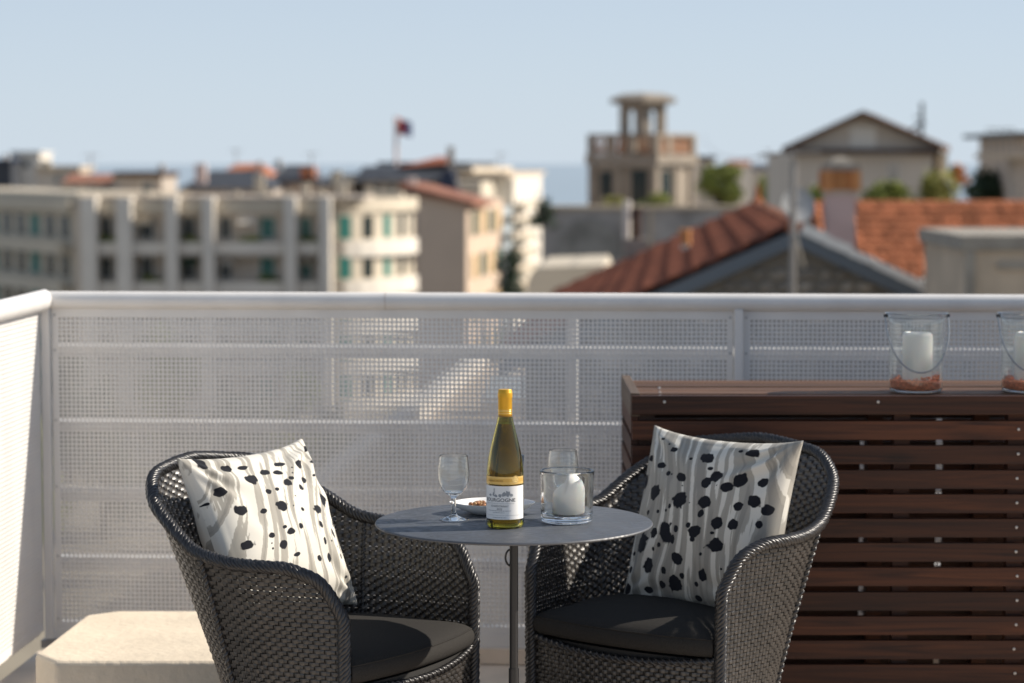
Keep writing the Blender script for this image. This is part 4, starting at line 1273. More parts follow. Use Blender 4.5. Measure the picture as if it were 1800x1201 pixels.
for y in (0.06, 0.09, 0.165, 0.195, 0.28, 0.31): screw(0.075 + y * 0.05, y, 0.8925, False)
for (x, y) in ((0.042, 0.045), (0.69, 0.045), (0.98, 0.045), (1.9, 0.045), (0.042, 0.49), (0.69, 0.49), (0.98, 0.49), (1.9, 0.49)):
    MB().box(x - 0.02, x + 0.02, y - 0.02, y + 0.02, 0.0, 0.87).build('post', M['wood'], bench)

# ------------------------------------------------------------------ woven armchairs
A_, YF, BB = 0.259, 0.164, 0.267
pts = [(A_, YF), (A_, 0.02)]
for i in range(61):
    a = math.pi * i / 60
    c_, s_ = math.cos(a), math.sin(a)
    pts.append((A_ * math.copysign(abs(c_), c_), -BB * abs(s_)))
pts += [(-A_, 0.02), (-A_, YF)]
pp = np.array(pts)
sg = np.linalg.norm(np.diff(pp, axis=0), axis=1)
acc = np.concatenate([[0], np.cumsum(sg)])
LEN_ = acc[-1]
tt = np.linspace(0, LEN_, 800)
PX, PY = np.interp(tt, acc, pp[:, 0]), np.interp(tt, acc, pp[:, 1])
ker = np.hanning(61); ker /= ker.sum()
def sm(v):
    w_ = np.concatenate([2 * v[0] - v[30:0:-1], v, 2 * v[-1] - v[-2:-32:-1]])
    return np.convolve(w_, ker, 'valid')
PX, PY = sm(PX), sm(PY)
TX, TY = np.gradient(PX), np.gradient(PY)
nn_ = np.hypot(TX, TY)
NX, NY = -TY / nn_, TX / nn_
mid = 400
if PX[100] * NX[100] < 0:
    NX, NY = -NX, -NY
tau_t = np.abs(2 * tt / LEN_ - 1)
def smooth_interp(x, xs, ys):
    xx = np.linspace(0, 1.3, 1301)
    yy = np.interp(xx, xs, ys)
    k = np.hanning(121); k /= k.sum()
    y2 = np.concatenate([yy[60:0:-1], yy, np.full(60, yy[-1])])
    return np.interp(x, xx, np.convolve(y2, k, 'valid'))
def rim_h(t):
    tau = np.abs(2 * np.asarray(t) / LEN_ - 1)
    return smooth_interp(tau, [0, 0.2, 0.34, 0.46, 0.60, 0.80, 0.92, 1.0, 1.3], [0.812, 0.791, 0.722, 0.655, 0.640, 0.638, 0.612, 0.53, 0.40])
def flare_amp(t):
    tau = np.abs(2 * np.asarray(t) / LEN_ - 1)
    return smooth_interp(tau, [0, 0.3, 0.5, 0.7, 0.88, 1.0, 1.3], [0.170, 0.190, 0.142, 0.094, 0.045, 0.004, 0.0])
def shell(t, z, off=0.0):
    t, z = np.broadcast_arrays(np.asarray(t, float), np.asarray(z, float))
    x, y = np.interp(t, tt, PX), np.interp(t, tt, PY)
    nx, ny = np.interp(t, tt, NX), np.interp(t, tt, NY)
    gz_ = np.where(z > 0.27, np.clip((z - 0.27) / 0.54, 0, 2) ** 1.12, 0.22 * np.clip((0.27 - z) / 0.27, 0, 1) ** 1.4)
    d = flare_amp(t) * gz_ + off
    return np.stack([x + nx * d, y + ny * d, z], -1)
def apron(t, z, off=0.0):
    t, z = np.broadcast_arrays(np.asarray(t, float), np.asarray(z, float))
    x = t - A_
    return np.stack([x, YF - 0.004 + 0.035 * (1 - (x / A_) ** 2) + off, z], -1)

def weave(fn, L, ztop, zmax, p=0.0125, q=0.0093, amp=0.0026):
    V, Q = [], []
    base = 0
    # weft: flat strands running round
    ns = int(L / p) * 4 + 1
    ts = np.linspace(0, L, ns)
    pp_ = L / int(L / p)
    zt = ztop(ts)
    tm = (ts[:-1] + ts[1:]) / 2
    ztm = ztop(tm)
    for j in range(int(zmax / q)):
        z = (j + 0.5) * q
        ok = ztm > z
        if not ok.any():
            continue
        o = amp * np.cos(np.pi * ts / pp_ + np.pi * j)
        sag = 0.0005 * np.sin(ts * 37.0 + j * 2.1) + 0.0007 * np.sin(ts * 9.0 + j * 5.3)
        o = o * (1 + 0.22 * np.sin(ts * 53.0 + j * 3.7))
        rows_ = [fn(ts, z - 0.485 * q + sag, o - 0.0004), fn(ts, z + sag, o + 0.0007), fn(ts, z + 0.485 * q + sag, o - 0.0004)]
        V.append(np.concatenate(rows_))
        k = np.nonzero(ok)[0]
        for rr in range(2):
            a = base + rr * ns + k
            Q.append(np.stack([a, a + 1, a + 1 + ns, a + ns], 1))
        base += 3 * ns
    # warp: narrower upright stakes
    nk = int(L / p)
    nz_ = int(zmax / q) * 2 + 1
    zz_ = np.arange(nz_) * q / 2
    for k in range(nk + 1):
        t = min(max(k * pp_, 0.0), L)
        ph = np.where(np.arange(nz_) % 2 == 1, -amp * np.cos(np.pi * k + np.pi * ((np.arange(nz_) - 1) // 2)), 0.0) * 0.75 - 0.0004
        lo_, hi_ = max(0, t - 0.0042), min(L, t + 0.0042)
        V.append(np.concatenate([fn(lo_, zz_, ph), fn(hi_, zz_, ph)]))
        ok = np.nonzero((zz_[:-1] + zz_[1:]) / 2 < ztop(np.array([t]))[0])[0]
        a = base + ok
        Q.append(np.stack([a, a + nz_, a + nz_ + 1, a + 1], 1))
        base += 2 * nz_
    return np.concatenate(V), np.concatenate(Q)

def resample(P, step):
    P = np.asarray(P)
    s_ = np.concatenate([[0], np.cumsum(np.linalg.norm(np.diff(P, axis=0), axis=1))])
    n = int(s_[-1] / step)
    ss = np.linspace(0, s_[-1], n)
    return np.stack([np.interp(ss, s_, P[:, i]) for i in range(3)], 1), ss

def braid(mb, path, r, sr, pitch, strands=4):
    """strands wrapped round a path"""
    P, ss = resample(path, 0.006)
    core = [Vector(p) for p in P]
    mb.tube(core, r * 0.80, 9)
    prev = None
    fr = []
    for i in range(len(core)):
        t = (core[min(i + 1, len(core) - 1)] - core[max(i - 1, 0)]).normalized()
        u = t.orthogonal().normalized() if prev is None else (prev - t * prev.dot(t)).normalized()
        prev = u
        fr.append((u, t.cross(u)))
    for sdir in (1,):
        for k in range(strands):
            pth = []
            for i, p in enumerate(core):
                a = sdir * 2 * math.pi * (ss[i] / pitch) + 2 * math.pi * k / strands
                rr = r * (1.0 + 0.10 * sdir * math.cos(strands * 2 * math.pi * ss[i] / pitch))
                pth.append(p + (fr[i][0] * math.cos(a) + fr[i][1] * math.sin(a)) * rr * 0.82)
            mb.tube(pth, sr, 5)

ch = thing('wicker_armchair', '', 'armchair')
v, q = weave(shell, LEN_, rim_h, 0.84)
v2, q2 = weave(apron, 2 * A_, lambda t: 0.389 - 0.02 * (1 - ((np.asarray(t) - A_) / A_) ** 2), 0.40)
wv = np_obj('woven_shell', np.concatenate([v, v2]), np.concatenate([q, q2 + len(v)]), M['wicker'], ch, smooth=False)
kind(wv, 'stuff')
zf_ = np.linspace(0.0, float(rim_h(0.0)) - 0.01, 40)
path = [shell(0.0, z) for z in zf_] + [shell(t, float(rim_h(t))) for t in np.linspace(0.004, LEN_ - 0.004, 300)] + [shell(LEN_, z) for z in zf_[::-1]]
mb = MB(); braid(mb, np.array(path), 0.0118, 0.0052, 0.070, 7)
mb.build('rim_braid', M['wicker_rim'], ch, smooth=True, sharp=180)
for tq in (0.255, 0.745):
    t = LEN_ * tq
    mb = MB(); braid(mb, np.array([shell(t, z, 0.003) for z in np.linspace(0.0, float(rim_h(t)) - 0.012, 60)]), 0.0075, 0.0032, 0.03, 2)
    mb.build('corner_braid', M['wicker_rim'], ch, smooth=True, sharp=180)
mb = MB(); braid(mb, np.array([apron(t, 0.386 - 0.02 * (1 - ((t - A_) / A_) ** 2), 0.002) for t in np.linspace(0.01, 2 * A_ - 0.01, 60)]), 0.008, 0.0034, 0.035, 2)
mb.build('seat_edge', M['wicker_rim'], ch, smooth=True, sharp=180)
inn = [shell(t, 0.37, -0.006) for t in np.linspace(0.02, LEN_ - 0.02, 60)]
front = [apron(t, 0.37, -0.006) for t in np.linspace(0.02, 2 * A_ - 0.02, 14)]
poly = [Vector(p) for p in inn] + [Vector(p) for p in front]
for p in poly: p.z = 0.369
MB().prism(poly, (0, 0, 0.015)).build('seat_deck', M['dark_deck'], ch, fixn=True)

F1, F2 = Vector((math.cos(0.530), -math.sin(0.530), 0)), Vector((-math.cos(0.929), -math.sin(0.929), 0))
def set_chair(o, fc, F, label):
    o.location = (fc[0] - F.x * YF, fc[1] - F.y * YF, 0)
    o.rotation_euler = (0, 0, math.atan2(F.y, F.x) - math.pi / 2)
    if label: o['label'] = label
    o['group'] = 'wicker armchairs at the round table'
ch2 = copy_tree(ch)
set_chair(ch, (-0.2195, 5.23), F1, 'dark woven armchair beside the cream masonry block, its side turned to the viewer')
set_chair(ch2, (0.2533, 5.447), F2, 'dark woven armchair in front of the slatted wooden box, opening towards the round table')

# seat cushions
outl = [shell(t, 0.42, -0.020) for t in np.linspace(0.015, LEN_ - 0.015, 90)] + [apron(t, 0.42, 0.012) for t in np.linspace(0.012, 2 * A_ - 0.012, 30)]
outl = np.array(outl)[:, :2]
cen = np.array([0.0, -0.04])
lev = [(0.386, 0.08), (0.387, 0.03), (0.392, 0.010), (0.402, 0.002), (0.414, 0.0), (0.425, 0.003), (0.434, 0.011), (0.441, 0.024), (0.447, 0.045), (0.453, 0.08), (0.459, 0.13), (0.463, 0.19)]
d = cen - outl
dl_ = np.linalg.norm(d, axis=1, keepdims=True)
V = [np.concatenate([outl + d / dl_ * np.minimum(ins_, dl_ * 0.9), np.full((len(outl), 1), z)], 1) for z, ins_ in lev]
n = len(outl); vs = [tuple(p) for ring_ in V for p in ring_]
fs = []
for i in range(len(lev) - 1):
    for j in range(n):
        fs.append((i * n + j, i * n + (j + 1) % n, (i + 1) * n + (j + 1) % n, (i + 1) * n + j))
fs.append(tuple(range(n - 1, -1, -1)))
vs.append((cen[0], cen[1], 0.466))
for j in range(n): fs.append(((len(lev) - 1) * n + j, (len(lev) - 1) * n + (j + 1) % n, len(vs) - 1))
cu = MB().add(vs, fs).build('seat_cushion', M['seat_fabric'], None, smooth=True, sharp=60, fixn=True)
cu.data.name = 'seat_cushion'
pip = outl + d / dl_ * 0.0075
MB().tube([(p[0], p[1], 0.4310) for p in pip], 0.0020, 6, closed=True).build('piping', M['seat_fabric'], cu, smooth=True, sharp=180)
cu2 = copy_tree(cu)
tag(cu, 'charcoal seat cushion in the armchair beside the cream masonry block', 'cushion', 'charcoal seat cushions')
tag(cu2, 'charcoal seat cushion in the armchair in front of the slatted wooden box', 'cushion', 'charcoal seat cushions')
for o, c_ in ((cu, ch), (cu2, ch2)):
    o.location = c_.location; o.rotation_euler = c_.rotation_euler

# throw pillows
BL = [(-1.308, 0.916, 0.058, 0.063), (-1.023, 0.827, 0.062, 0.037), (-0.797, 0.635, 0.087, 0.054), (-0.515, 0.689, 0.074, 0.037), (-0.291, 0.662, 0.08, 0.034), (-0.783, 0.808, 0.072, 0.024), (-0.124, 0.77, 0.101, 0.029), (0.223, 0.717, 0.093, 0.045), (0.549, 0.707, 0.048, 0.018), (0.653, 0.879, 0.086, 0.032), (0.189, 0.525, 0.062, 0.042), (-0.112, 0.559, 0.051, 0.021), (-0.235, 0.502, 0.075, 0.043), (-0.651, 0.436, 0.053, 0.034), (-0.482, 0.441, 0.034, 0.019), (0.039, 0.429, 0.038, 0.041), (-0.516, 0.221, 0.083, 0.057), (-1.176, 0.301, 0.089, 0.052), (-1.313, 0.549, 0.051, 0.046), (-1.468, 0.45, 0.023, 0.018), (-0.86, 0.224, 0.048, 0.026), (0.476, 0.248, 0.068, 0.073), (0.196, 0.127, 0.088, 0.048), (-0.149, 0.139, 0.033, 0.027), (0.139, -0.065, 0.041, 0.034), (0.717, 0.192, 0.032, 0.063), (0.587, -0.072, 0.034, 0.038), (0.724, -0.136, 0.032, 0.049), (0.433, -0.179, 0.037, 0.058), (-0.305, -0.066, 0.042, 0.037), (-0.513, -0.107, 0.073, 0.043), (-0.598, -0.029, 0.039, 0.023), (-0.859, -0.075, 0.048, 0.033), (-0.699, -0.225, 0.06, 0.043), (-1.252, -0.107, 0.074, 0.048), (0.121, -0.281, 0.028, 0.041), (0.148, -0.481, 0.046, 0.045), (-0.079, -0.477, 0.04, 0.033), (0.436, -0.476, 0.026, 0.034), (0.584, -0.384, 0.026, 0.045), (0.589, -0.663, 0.024, 0.034), (0.648, -0.797, 0.024, 0.034), (-0.527, -0.387, 0.054, 0.02), (-0.901, -0.226, 0.019, 0.013), (-0.901, -0.163, 0.014, 0.01), (-0.193, 0.321, 0.02, 0.009), (0.429, 0.544, 0.026, 0.011), (-0.307, 0.197, 0.015, 0.01), (0.292, -0.277, 0.023, 0.012), (0.482, -0.723, 0.024, 0.015), (0.435, -0.352, 0.013, 0.017), (-0.036, 0.622, 0.02, 0.009), (0.012, 0.695, 0.023, 0.009), (-0.7, -0.75, 0.07, 0.06), (-0.2, -0.8, 0.06, 0.06), (-1.1, -0.6, 0.07, 0.06)]
BR = [(-0.771, 0.367, 0.06, 0.074), (-0.448, 0.236, 0.09, 0.073), (0.025, 0.195, 0.103, 0.085), (0.26, 0.755, 0.095, 0.057), (-0.289, 0.784, 0.047, 0.033), (-0.445, 0.567, 0.057, 0.035), (-0.73, 0.643, 0.038, 0.035), (-0.04, 0.466, 0.083, 0.049), (-0.282, 0.485, 0.035, 0.029), (0.36, 0.452, 0.068, 0.053), (0.506, 0.544, 0.076, 0.056), (0.368, 0.63, 0.036, 0.019), (0.019, 0.713, 0.025, 0.017), (0.677, 0.418, 0.084, 0.06), (0.839, 0.505, 0.075, 0.074), (0.861, 0.849, 0.083, 0.045), (0.696, 0.863, 0.033, 0.019), (0.445, 0.222, 0.101, 0.067), (0.416, 0.09, 0.04, 0.041), (-0.112, 0.099, 0.025, 0.027), (-0.308, 0.012, 0.03, 0.021), (-0.522, -0.006, 0.026, 0.025), (1.087, 0.282, 0.071, 0.07), (0.895, 0.191, 0.057, 0.046), (1.107, 0.504, 0.052, 0.052), (1.236, 0.205, 0.043, 0.055), (0.669, -0.02, 0.075, 0.063), (0.882, -0.014, 0.066, 0.05), (1.183, 0.036, 0.034, 0.037), (0.361, -0.133, 0.086, 0.063), (0.25, -0.073, 0.034, 0.032), (0.347, -0.23, 0.036, 0.026), (-0.102, -0.217, 0.088, 0.123), (0.061, -0.149, 0.039, 0.045), (0.028, -0.269, 0.03, 0.053), (-0.312, -0.236, 0.058, 0.061), (-0.533, -0.382, 0.095, 0.095), (-0.475, -0.32, 0.052, 0.029), (0.689, -0.274, 0.093, 0.074), (0.498, -0.393, 0.022, 0.022), (-0.198, -0.37, 0.026, 0.026), (-0.293, -0.43, 0.019, 0.023), (-0.694, -0.48, 0.021, 0.023), (0.135, -0.486, 0.082, 0.067), (-0.356, -0.627, 0.084, 0.079), (-0.075, -0.654, 0.035, 0.037), (0.528, -0.636, 0.062, 0.059), (0.218, -0.681, 0.039, 0.037), (-0.109, -0.821, 0.051, 0.037), (0.097, -0.789, 0.091, 0.084), (-0.368, -0.895, 0.058, 0.038), (-0.726, -0.661, 0.029, 0.038), (-0.725, -0.881, 0.06, 0.061), (0.43, -0.747, 0.029, 0.028), (0.427, -0.911, 0.056, 0.033), (-0.566, 0.888, 0.038, 0.014), (0.548, 0.433, 0.011, 0.009), (0.801, -0.533, 0.02, 0.016), (-0.403, 0.841, 0.014, 0.01), (0.016, 0.375, 0.014, 0.009), (-0.222, 0.481, 0.014, 0.01), (-0.164, 0.042, 0.019, 0.015), (0.203, 0.193, 0.011, 0.009), (0.625, -0.134, 0.027, 0.017), (0.95, -0.6, 0.07, 0.06), (1.1, -0.35, 0.06, 0.05)]
BL = [((u + 0.37) / 1.12, v, rx / 1.12, ry) for u, v, rx, ry in BL]
BR = [((u - 0.235) * 0.93, v, rx * 0.93, ry) for u, v, rx, ry in BR]

def pillow(label, ctr_, w, up, nrm, a, b, blots, seed, tilt_stroke, grey, N=190, T=0.082):
    g_ = np.linspace(-1, 1, N)
    g_ = np.sign(g_) * (1 - (1 - np.abs(g_)) ** 1.15)
    U, Vv = np.meshgrid(g_, g_)
    u, v_ = U.ravel(), Vv.ravel()
    k = len(u)
    nz = np.array([mnoise.noise(Vector((x * 3.2 + seed, y * 3.2, seed))) for x, y in zip(u, v_)])
    # creases fanning out of the corners and along the seams
    cr = np.zeros(k)
    for (sx, sy, st_) in ((-1, 1, 1.0), (1, 1, 1.6), (-1, -1, 0.8), (1, -1, 1.0)):
        dx, dy = (1 - sx * u), (1 - sy * v_)
        rr = np.hypot(dx, dy)
        an = np.arctan2(dy, dx)
        cr += st_ * np.exp(-(rr / 0.75) ** 2) * np.sin(an * 11 + 2.2 * nz + seed + sx) * np.clip(rr / 0.25, 0, 1)
    edge_ = ((1 - u ** 2) * (1 - v_ ** 2)).clip(0, 1)
    th = T * edge_ ** 0.40 * (1 - 0.10 * nz)
    pin = 0.075
    x = a * u * (1 - pin * (1 - v_ ** 2)) * (1 + 0.03 * (np.abs(u) * np.abs(v_)) ** 6)
    y = b * v_ * (1 - pin * (1 - u ** 2)) * (1 + 0.03 * (np.abs(u) * np.abs(v_)) ** 6)
    wr = (0.0068 * cr + 0.0075 * nz) * np.clip(edge_ * 6, 0, 1)
    verts, uvs, bl, st = [], [], [], []
    for side in (1, -1):
        verts.append(np.stack([x, y + 0.008 * np.sin(u * 5 + seed) * (1 - v_ ** 2) * 0.4, side * th + wr * (1 if side > 0 else 0.4)], 1))
        us = u * side
        wob_ = np.array([mnoise.noise(Vector((p * 9.0, q_ * 9.0, seed + side))) for p, q_ in zip(us, v_)])
        wob2 = np.array([mnoise.noise(Vector((p * 26.0, q_ * 26.0, seed + side))) for p, q_ in zip(us, v_)])
        best = np.full(k, -9.0)
        src = blots if side > 0 else [(-p[0], p[1], p[2], p[3]) for p in blots[::2]]
        for i, (cu_, cv_, rx, ry) in enumerate(src):
            dd = np.hypot((us * (1 if side > 0 else 1) - cu_) / rx, (v_ - cv_) / ry)
            best = np.maximum(best, 1 - dd * (0.92 + 0.30 * wob_ + 0.24 * wob2))
        bl.append(np.clip(best, -1, 1))
        flow = us * 1.0 + tilt_stroke * v_ + 0.09 * np.sin(v_ * 2.3 + seed) + 0.05 * np.sin(us * 4 + v_ * 3.1)
        f1 = np.array([mnoise.noise(Vector((p * 11.5, q_ * 0.9 + 7 * seed, seed))) for p, q_ in zip(flow, v_)])
        f2 = np.array([mnoise.noise(Vector((p * 27.0 + 0.8 * q_, q_ * 1.4, seed + 9))) for p, q_ in zip(flow, v_)])
        st.append(np.clip(grey + 0.55 * f1 + 0.34 * f2, 0, 1))
        uvs.append(np.stack([us, v_, np.full(k, float(seed))], 1))
    idx = np.arange(k).reshape(N, N)
    q1 = np.stack([idx[:-1, :-1].ravel(), idx[:-1, 1:].ravel(), idx[1:, 1:].ravel(), idx[1:, :-1].ravel()], 1)
    q2_ = q1[:, ::-1] + k
    me_v = np.concatenate(verts)
    o = np_obj('throw_pillow', me_v, np.concatenate([q1, q2_]), M['pillow'], None, smooth=True)
    me = o.data
    at_ = me.attributes.new('print_uv', 'FLOAT_VECTOR', 'POINT'); at_.data.foreach_set('vector', np.concatenate(uvs).astype(np.float32).ravel())
    at_ = me.attributes.new('blot', 'FLOAT', 'POINT'); at_.data.foreach_set('value', np.concatenate(bl).astype(np.float32))
    at_ = me.attributes.new('stroke', 'FLOAT', 'POINT'); at_.data.foreach_set('value', np.concatenate(st).astype(np.float32))
    w, up = Vector(w).normalized(), Vector(up).normalized()
    nrm = w.cross(up).normalized(); up = nrm.cross(w)
    Mx = Matrix((w, up, nrm)).transposed().to_4x4(); Mx.translation = Vector(ctr_)
    o.matrix_world = Mx
    return tag(o, label, 'pillow', 'black-spotted throw pillows')
pillow('sunlit cream and grey pillow with black blots, leaning in the armchair beside the masonry block', (-0.548, 5.425, 0.650), (0.53, 0.85, 0), (-0.34, 0.18, 0.92), None, 0.220, 0.200, BL, 1.7, -0.28, 0.40)
pillow('shaded grey and cream pillow with black blots, leaning in the armchair by the wooden box', (0.468, 5.651, 0.640), (0.70, -0.714, 0), (0.187, 0.183, 0.965), None, 0.224, 0.212, BR, 4.3, 0.12, 0.50)

# ------------------------------------------------------------------ table
TZ = 0.72
TX0, TY0 = 0.004, 5.147
tab = thing('bistro_table', 'round dark grey metal bistro table on one thin pole between the armchairs', 'table', (TX0, TY0, 0))
MB().lathe([(0, 0.7125), (0.292, 0.7125), (0.2965, 0.7138), (0.298, 0.7163), (0.2965, 0.7188), (0.293, 0.72), (0, 0.72)], 128).build('tabletop', M['table_metal'], tab, smooth=True)
MB().tube([(0, 0, 0.012), (0, 0, 0.40)], 0.0112, 16).tube([(0, 0, 0.40), (0, 0, 0.712)], 0.0092, 16).build('pole', M['black_metal'], tab, smooth=True)
MB().lathe([(0, 0.703), (0.05, 0.703), (0.05, 0.7122), (0, 0.7122)], 24).build('mounting_plate', M['black_metal'], tab)
hk = [Vector((-0.006 - 0.012 * math.sin(a), 0, 0.641 - 0.018 * math.cos(a))) for a in [math.pi * i / 10 for i in range(11)]]
hk = [Vector((-0.004, 0, 0.623))] + hk + [Vector((-0.004, 0, 0.659))]
MB().tube(hk, 0.0022, 8).build('hook', M['black_metal'], tab, smooth=True)
MB().lathe([(0, 0.0), (0.215, 0.0), (0.22, 0.004), (0.21, 0.009), (0.03, 0.014), (0.0112, 0.05), (0, 0.05)], 48).build('base_plate', M['black_metal'], tab, smooth=True)

def catmull(P, k=6):
    P = [Vector((x, 0, z)) for x, z in P]
    out = []
    for i in range(len(P) - 1):
        p0 = P[i - 1] if i else P[0] * 2 - P[1]
        p1, p2 = P[i], P[i + 1]
        p3 = P[i + 2] if i + 2 < len(P) else P[-1] * 2 - P[-2]
        for j in range(k):
            t = j / k
            q = 0.5 * ((2 * p1) + (p2 - p0) * t + (2 * p0 - 5 * p1 + 4 * p2 - p3) * t * t + (3 * p1 - p0 - 3 * p2 + p3) * t ** 3)
            out.append((q.x, q.z))
    out.append((P[-1].x, P[-1].z))
    return out
def vessel(outer, wall, floor_z, k=6, rim=5, corner=0.006):
    """hollow vessel profile: outer wall from foot to lip, rounded lip, inner wall offset by the wall thickness, inner floor."""
    n = len(outer)
    inner = []
    for i in range(n):
        a, b = Vector(outer[max(i - 1, 0)]), Vector(outer[min(i + 1, n - 1)])
        t = (b - a).normalized()
        inner.append((outer[i][0] - t.y * wall, outer[i][1] + t.x * wall))
    o, i_ = Vector(outer[-1]), Vector(inner[-1])
    c = (o + i_) / 2
    tt_ = (Vector(outer[-1]) - Vector(outer[-2])).normalized()
    lip = [tuple(c + (o - c) * math.cos(math.pi * j / (rim + 1)) + tt_ * (wall / 2) * math.sin(math.pi * j / (rim + 1))) for j in range(1, rim + 1)]
    inn_ = [q for q in inner[::-1] if q[1] > floor_z + corner and q[0] > corner]
    r0 = inn_[-1][0]
    fl_ = [(r0 - corner * (1 - math.cos(a)), floor_z + corner * (1 - math.sin(a))) for a in [math.pi / 2 * j / 4 for j in range(1, 5)]]
    return outer + lip + inn_ + fl_ + [(0.0, floor_z)]

# ------------------------------------------------------------------ wine bottle
bx_, by_ = -0.0145, 5.064
bt = thing('wine_bottle', 'full green-gold wine bottle with a yellow capsule and white Bourgogne label', 'bottle', (bx_, by_, TZ + 0.0005))
RB = 0.0392
outp = [(0.0, 0.006), (0.020, 0.004), (0.031, 0.0), (0.036, 0.0012), (0.0388, 0.006), (RB, 0.014), (RB, 0.108), (0.0386, 0.122), (0.0368, 0.138), (0.0335, 0.158), (0.0285, 0.180), (0.0230, 0.202), (0.0180, 0.222), (0.0148, 0.238), (0.0140, 0.250), (0.0138, 0.286)]
inp = [(0.0112, 0.286), (0.0114, 0.250), (0.0122, 0.238), (0.0152, 0.222), (0.0202, 0.202), (0.0257, 0.180), (0.0307, 0.158), (0.0340, 0.138), (0.0358, 0.122), (0.0364, 0.108), (0.0364, 0.018), (0.034, 0.011), (0.026, 0.012), (0.014, 0.020), (0.0, 0.024)]
MB().lathe(outp[:7] + catmull(outp[6:14], 5)[1:] + outp[14:] + inp[:3] + catmull(inp[2:10], 5)[1:] + inp[10:], 72).build('bottle_glass', M['bottle_glass'], bt, smooth=True, sharp=60, fixn=True)
liq0 = [(0.0, 0.0243), (0.014, 0.0203), (0.026, 0.0123), (0.0337, 0.0113), (0.0361, 0.0182), (0.0361, 0.108), (0.0355, 0.122), (0.0337, 0.138), (0.0304, 0.158), (0.0254, 0.180), (0.0199, 0.202), (0.0155, 0.2195), (0.0, 0.2195)]
liq = liq0[:6] + catmull(liq0[5:12], 5)[1:] + [liq0[12]]
MB().lathe(liq, 64).build('wine', M['wine'], bt, smooth=True, sharp=50, fixn=True)
cap_p = [(0.0144, 0.234), (0.0149, 0.234), (0.0149, 0.272), (0.0152, 0.2725), (0.0156, 0.276), (0.0156, 0.283), (0.0150, 0.2865), (0.0146, 0.287), (0.0146, 0.2895), (0.0135, 0.2915), (0, 0.2915)]
cp = MB().lathe(cap_p, 40).build('capsule', M['capsule'], bt, smooth=True, sharp=50)
for z in (0.2405, 0.2445, 0.2475):
    MB().lathe([(0.01495, z), (0.01515, z + 0.0003), (0.01515, z + 0.0011), (0.01495, z + 0.0014)], 40).build('band', M['capsule_gold'], cp, smooth=True)
def patch(r, a0, a1, z0, z1, n=60, th=0.0):
    vs, fs = [], []
    for i in range(n + 1):
        a = R(a0 + (a1 - a0) * i / n)
        vs += [(r * math.sin(a), -r * math.cos(a), z0), (r * math.sin(a), -r * math.cos(a), z1)]
    for i in range(n):
        fs.append((2 * i, 2 * i + 2, 2 * i + 3, 2 * i + 1))
    return MB().add(vs, fs)
lb = patch(RB + 0.0003, -116, 74, 0.0205, 0.0910).build('label', M['label_paper'], bt, smooth=True)
gb = patch(RB + 0.00032, -118, 74, 0.0945, 0.1105).build('neck_label', M['label_gold'], bt, smooth=True)
for z in (0.0945, 0.0975, 0.1070, 0.1092):
    patch(RB + 0.00045, -118, 74, z, z + 0.0011).build('gold_rule', M['label_gold_light'], gb, smooth=True)
def ring_flat(mb, ac, zc_, r0, r1, rr, n=28):
    vs, fs = [], []
    for i in range(n):
        t = 2 * math.pi * i / n
        for r_ in ((r0, r1) if r0 > 0 else (r1,)):
            a = R(ac) + r_ * math.cos(t) / rr
            vs.append((rr * math.sin(a), -rr * math.cos(a), zc_ + r_ * math.sin(t)))
    if r0 > 0:
        for i in range(n):
            j = (i + 1) % n
            fs.append((2 * i, 2 * i + 1, 2 * j + 1, 2 * j))
    else:
        a = R(ac); vs.append((rr * math.sin(a), -rr * math.cos(a), zc_))
        fs = [(i, (i + 1) % n, n) for i in range(n)]
    return mb.add(vs, fs)
sl_ = ring_flat(MB(), 34, 0.1045, 0, 0.0082, RB + 0.0006).build('seal', M['label_gold_light'], gb)
mb = ring_flat(MB(), 34, 0.1045, 0.0064, 0.0069, RB + 0.0008)
for (da, dz) in ((-0.002, 0.002), (0.0015, 0.0022), (-0.0022, -0.0015), (0.001, -0.001), (0.0025, -0.0022)):
    ring_flat(mb, 34 + math.degrees(da / RB), 0.1045 + dz, 0, 0.0006, RB + 0.0008, 6)
mb.build('seal_print', M['ink_gold'], gb)
def curved_text(body, ac, zc_, width, height, rr, m, parent, name='lettering', shear=0.0, bold=0.0):
    cu_ = bpy.data.curves.new('text', 'FONT')
    cu_.body = body; cu_.align_x = 'CENTER'; cu_.size = 1.0; cu_.shear = shear; cu_.offset = bold
    cu_.resolution_u = 3
    to = bpy.data.objects.new('text', cu_); C.objects.link(to)
    dg = bpy.context.evaluated_depsgraph_get()
    me = bpy.data.meshes.new_from_object(to.evaluated_get(dg))
    bpy.data.objects.remove(to); bpy.data.curves.remove(cu_)
    co = np.array([v.co[:] for v in me.vertices])
    x0, x1 = co[:, 0].min(), co[:, 0].max(); y0, y1 = co[:, 1].min(), co[:, 1].max()
    for v in me.vertices:
        x = ((v.co.x - x0) / (x1 - x0) - 0.5) * width
        y = ((v.co.y - y0) / (y1 - y0) - 0.5) * height
        a = R(ac) + x / rr
        v.co = (rr * math.sin(a), -rr * math.cos(a), zc_ + y)
    me.materials.clear()
    me.update()
    return link(name, me, m, parent)
RL = RB + 0.00055
curved_text('BOURGOGNE', -20, 0.0617, 0.0735, 0.0074, RL, M['ink'], lb, bold=0.004)
curved_text('APPELLATION BOURGOGNE CONTRÔLÉE', -20, 0.0545, 0.068, 0.0022, RL, M['ink_grey'], lb)
curved_text('CHARDONNAY', -18, 0.0487, 0.0400, 0.0042, RL, M['ink'], lb)
curved_text('2022', -18, 0.0426, 0.0125, 0.0038, RL, M['ink'], lb, shear=0.2)
curved_text('RÉSERVE PRIVÉE', -32, 0.1023, 0.036, 0.0042, RL, M['ink_gold'], gb)
mb = MB()
rt = random.Random(5)
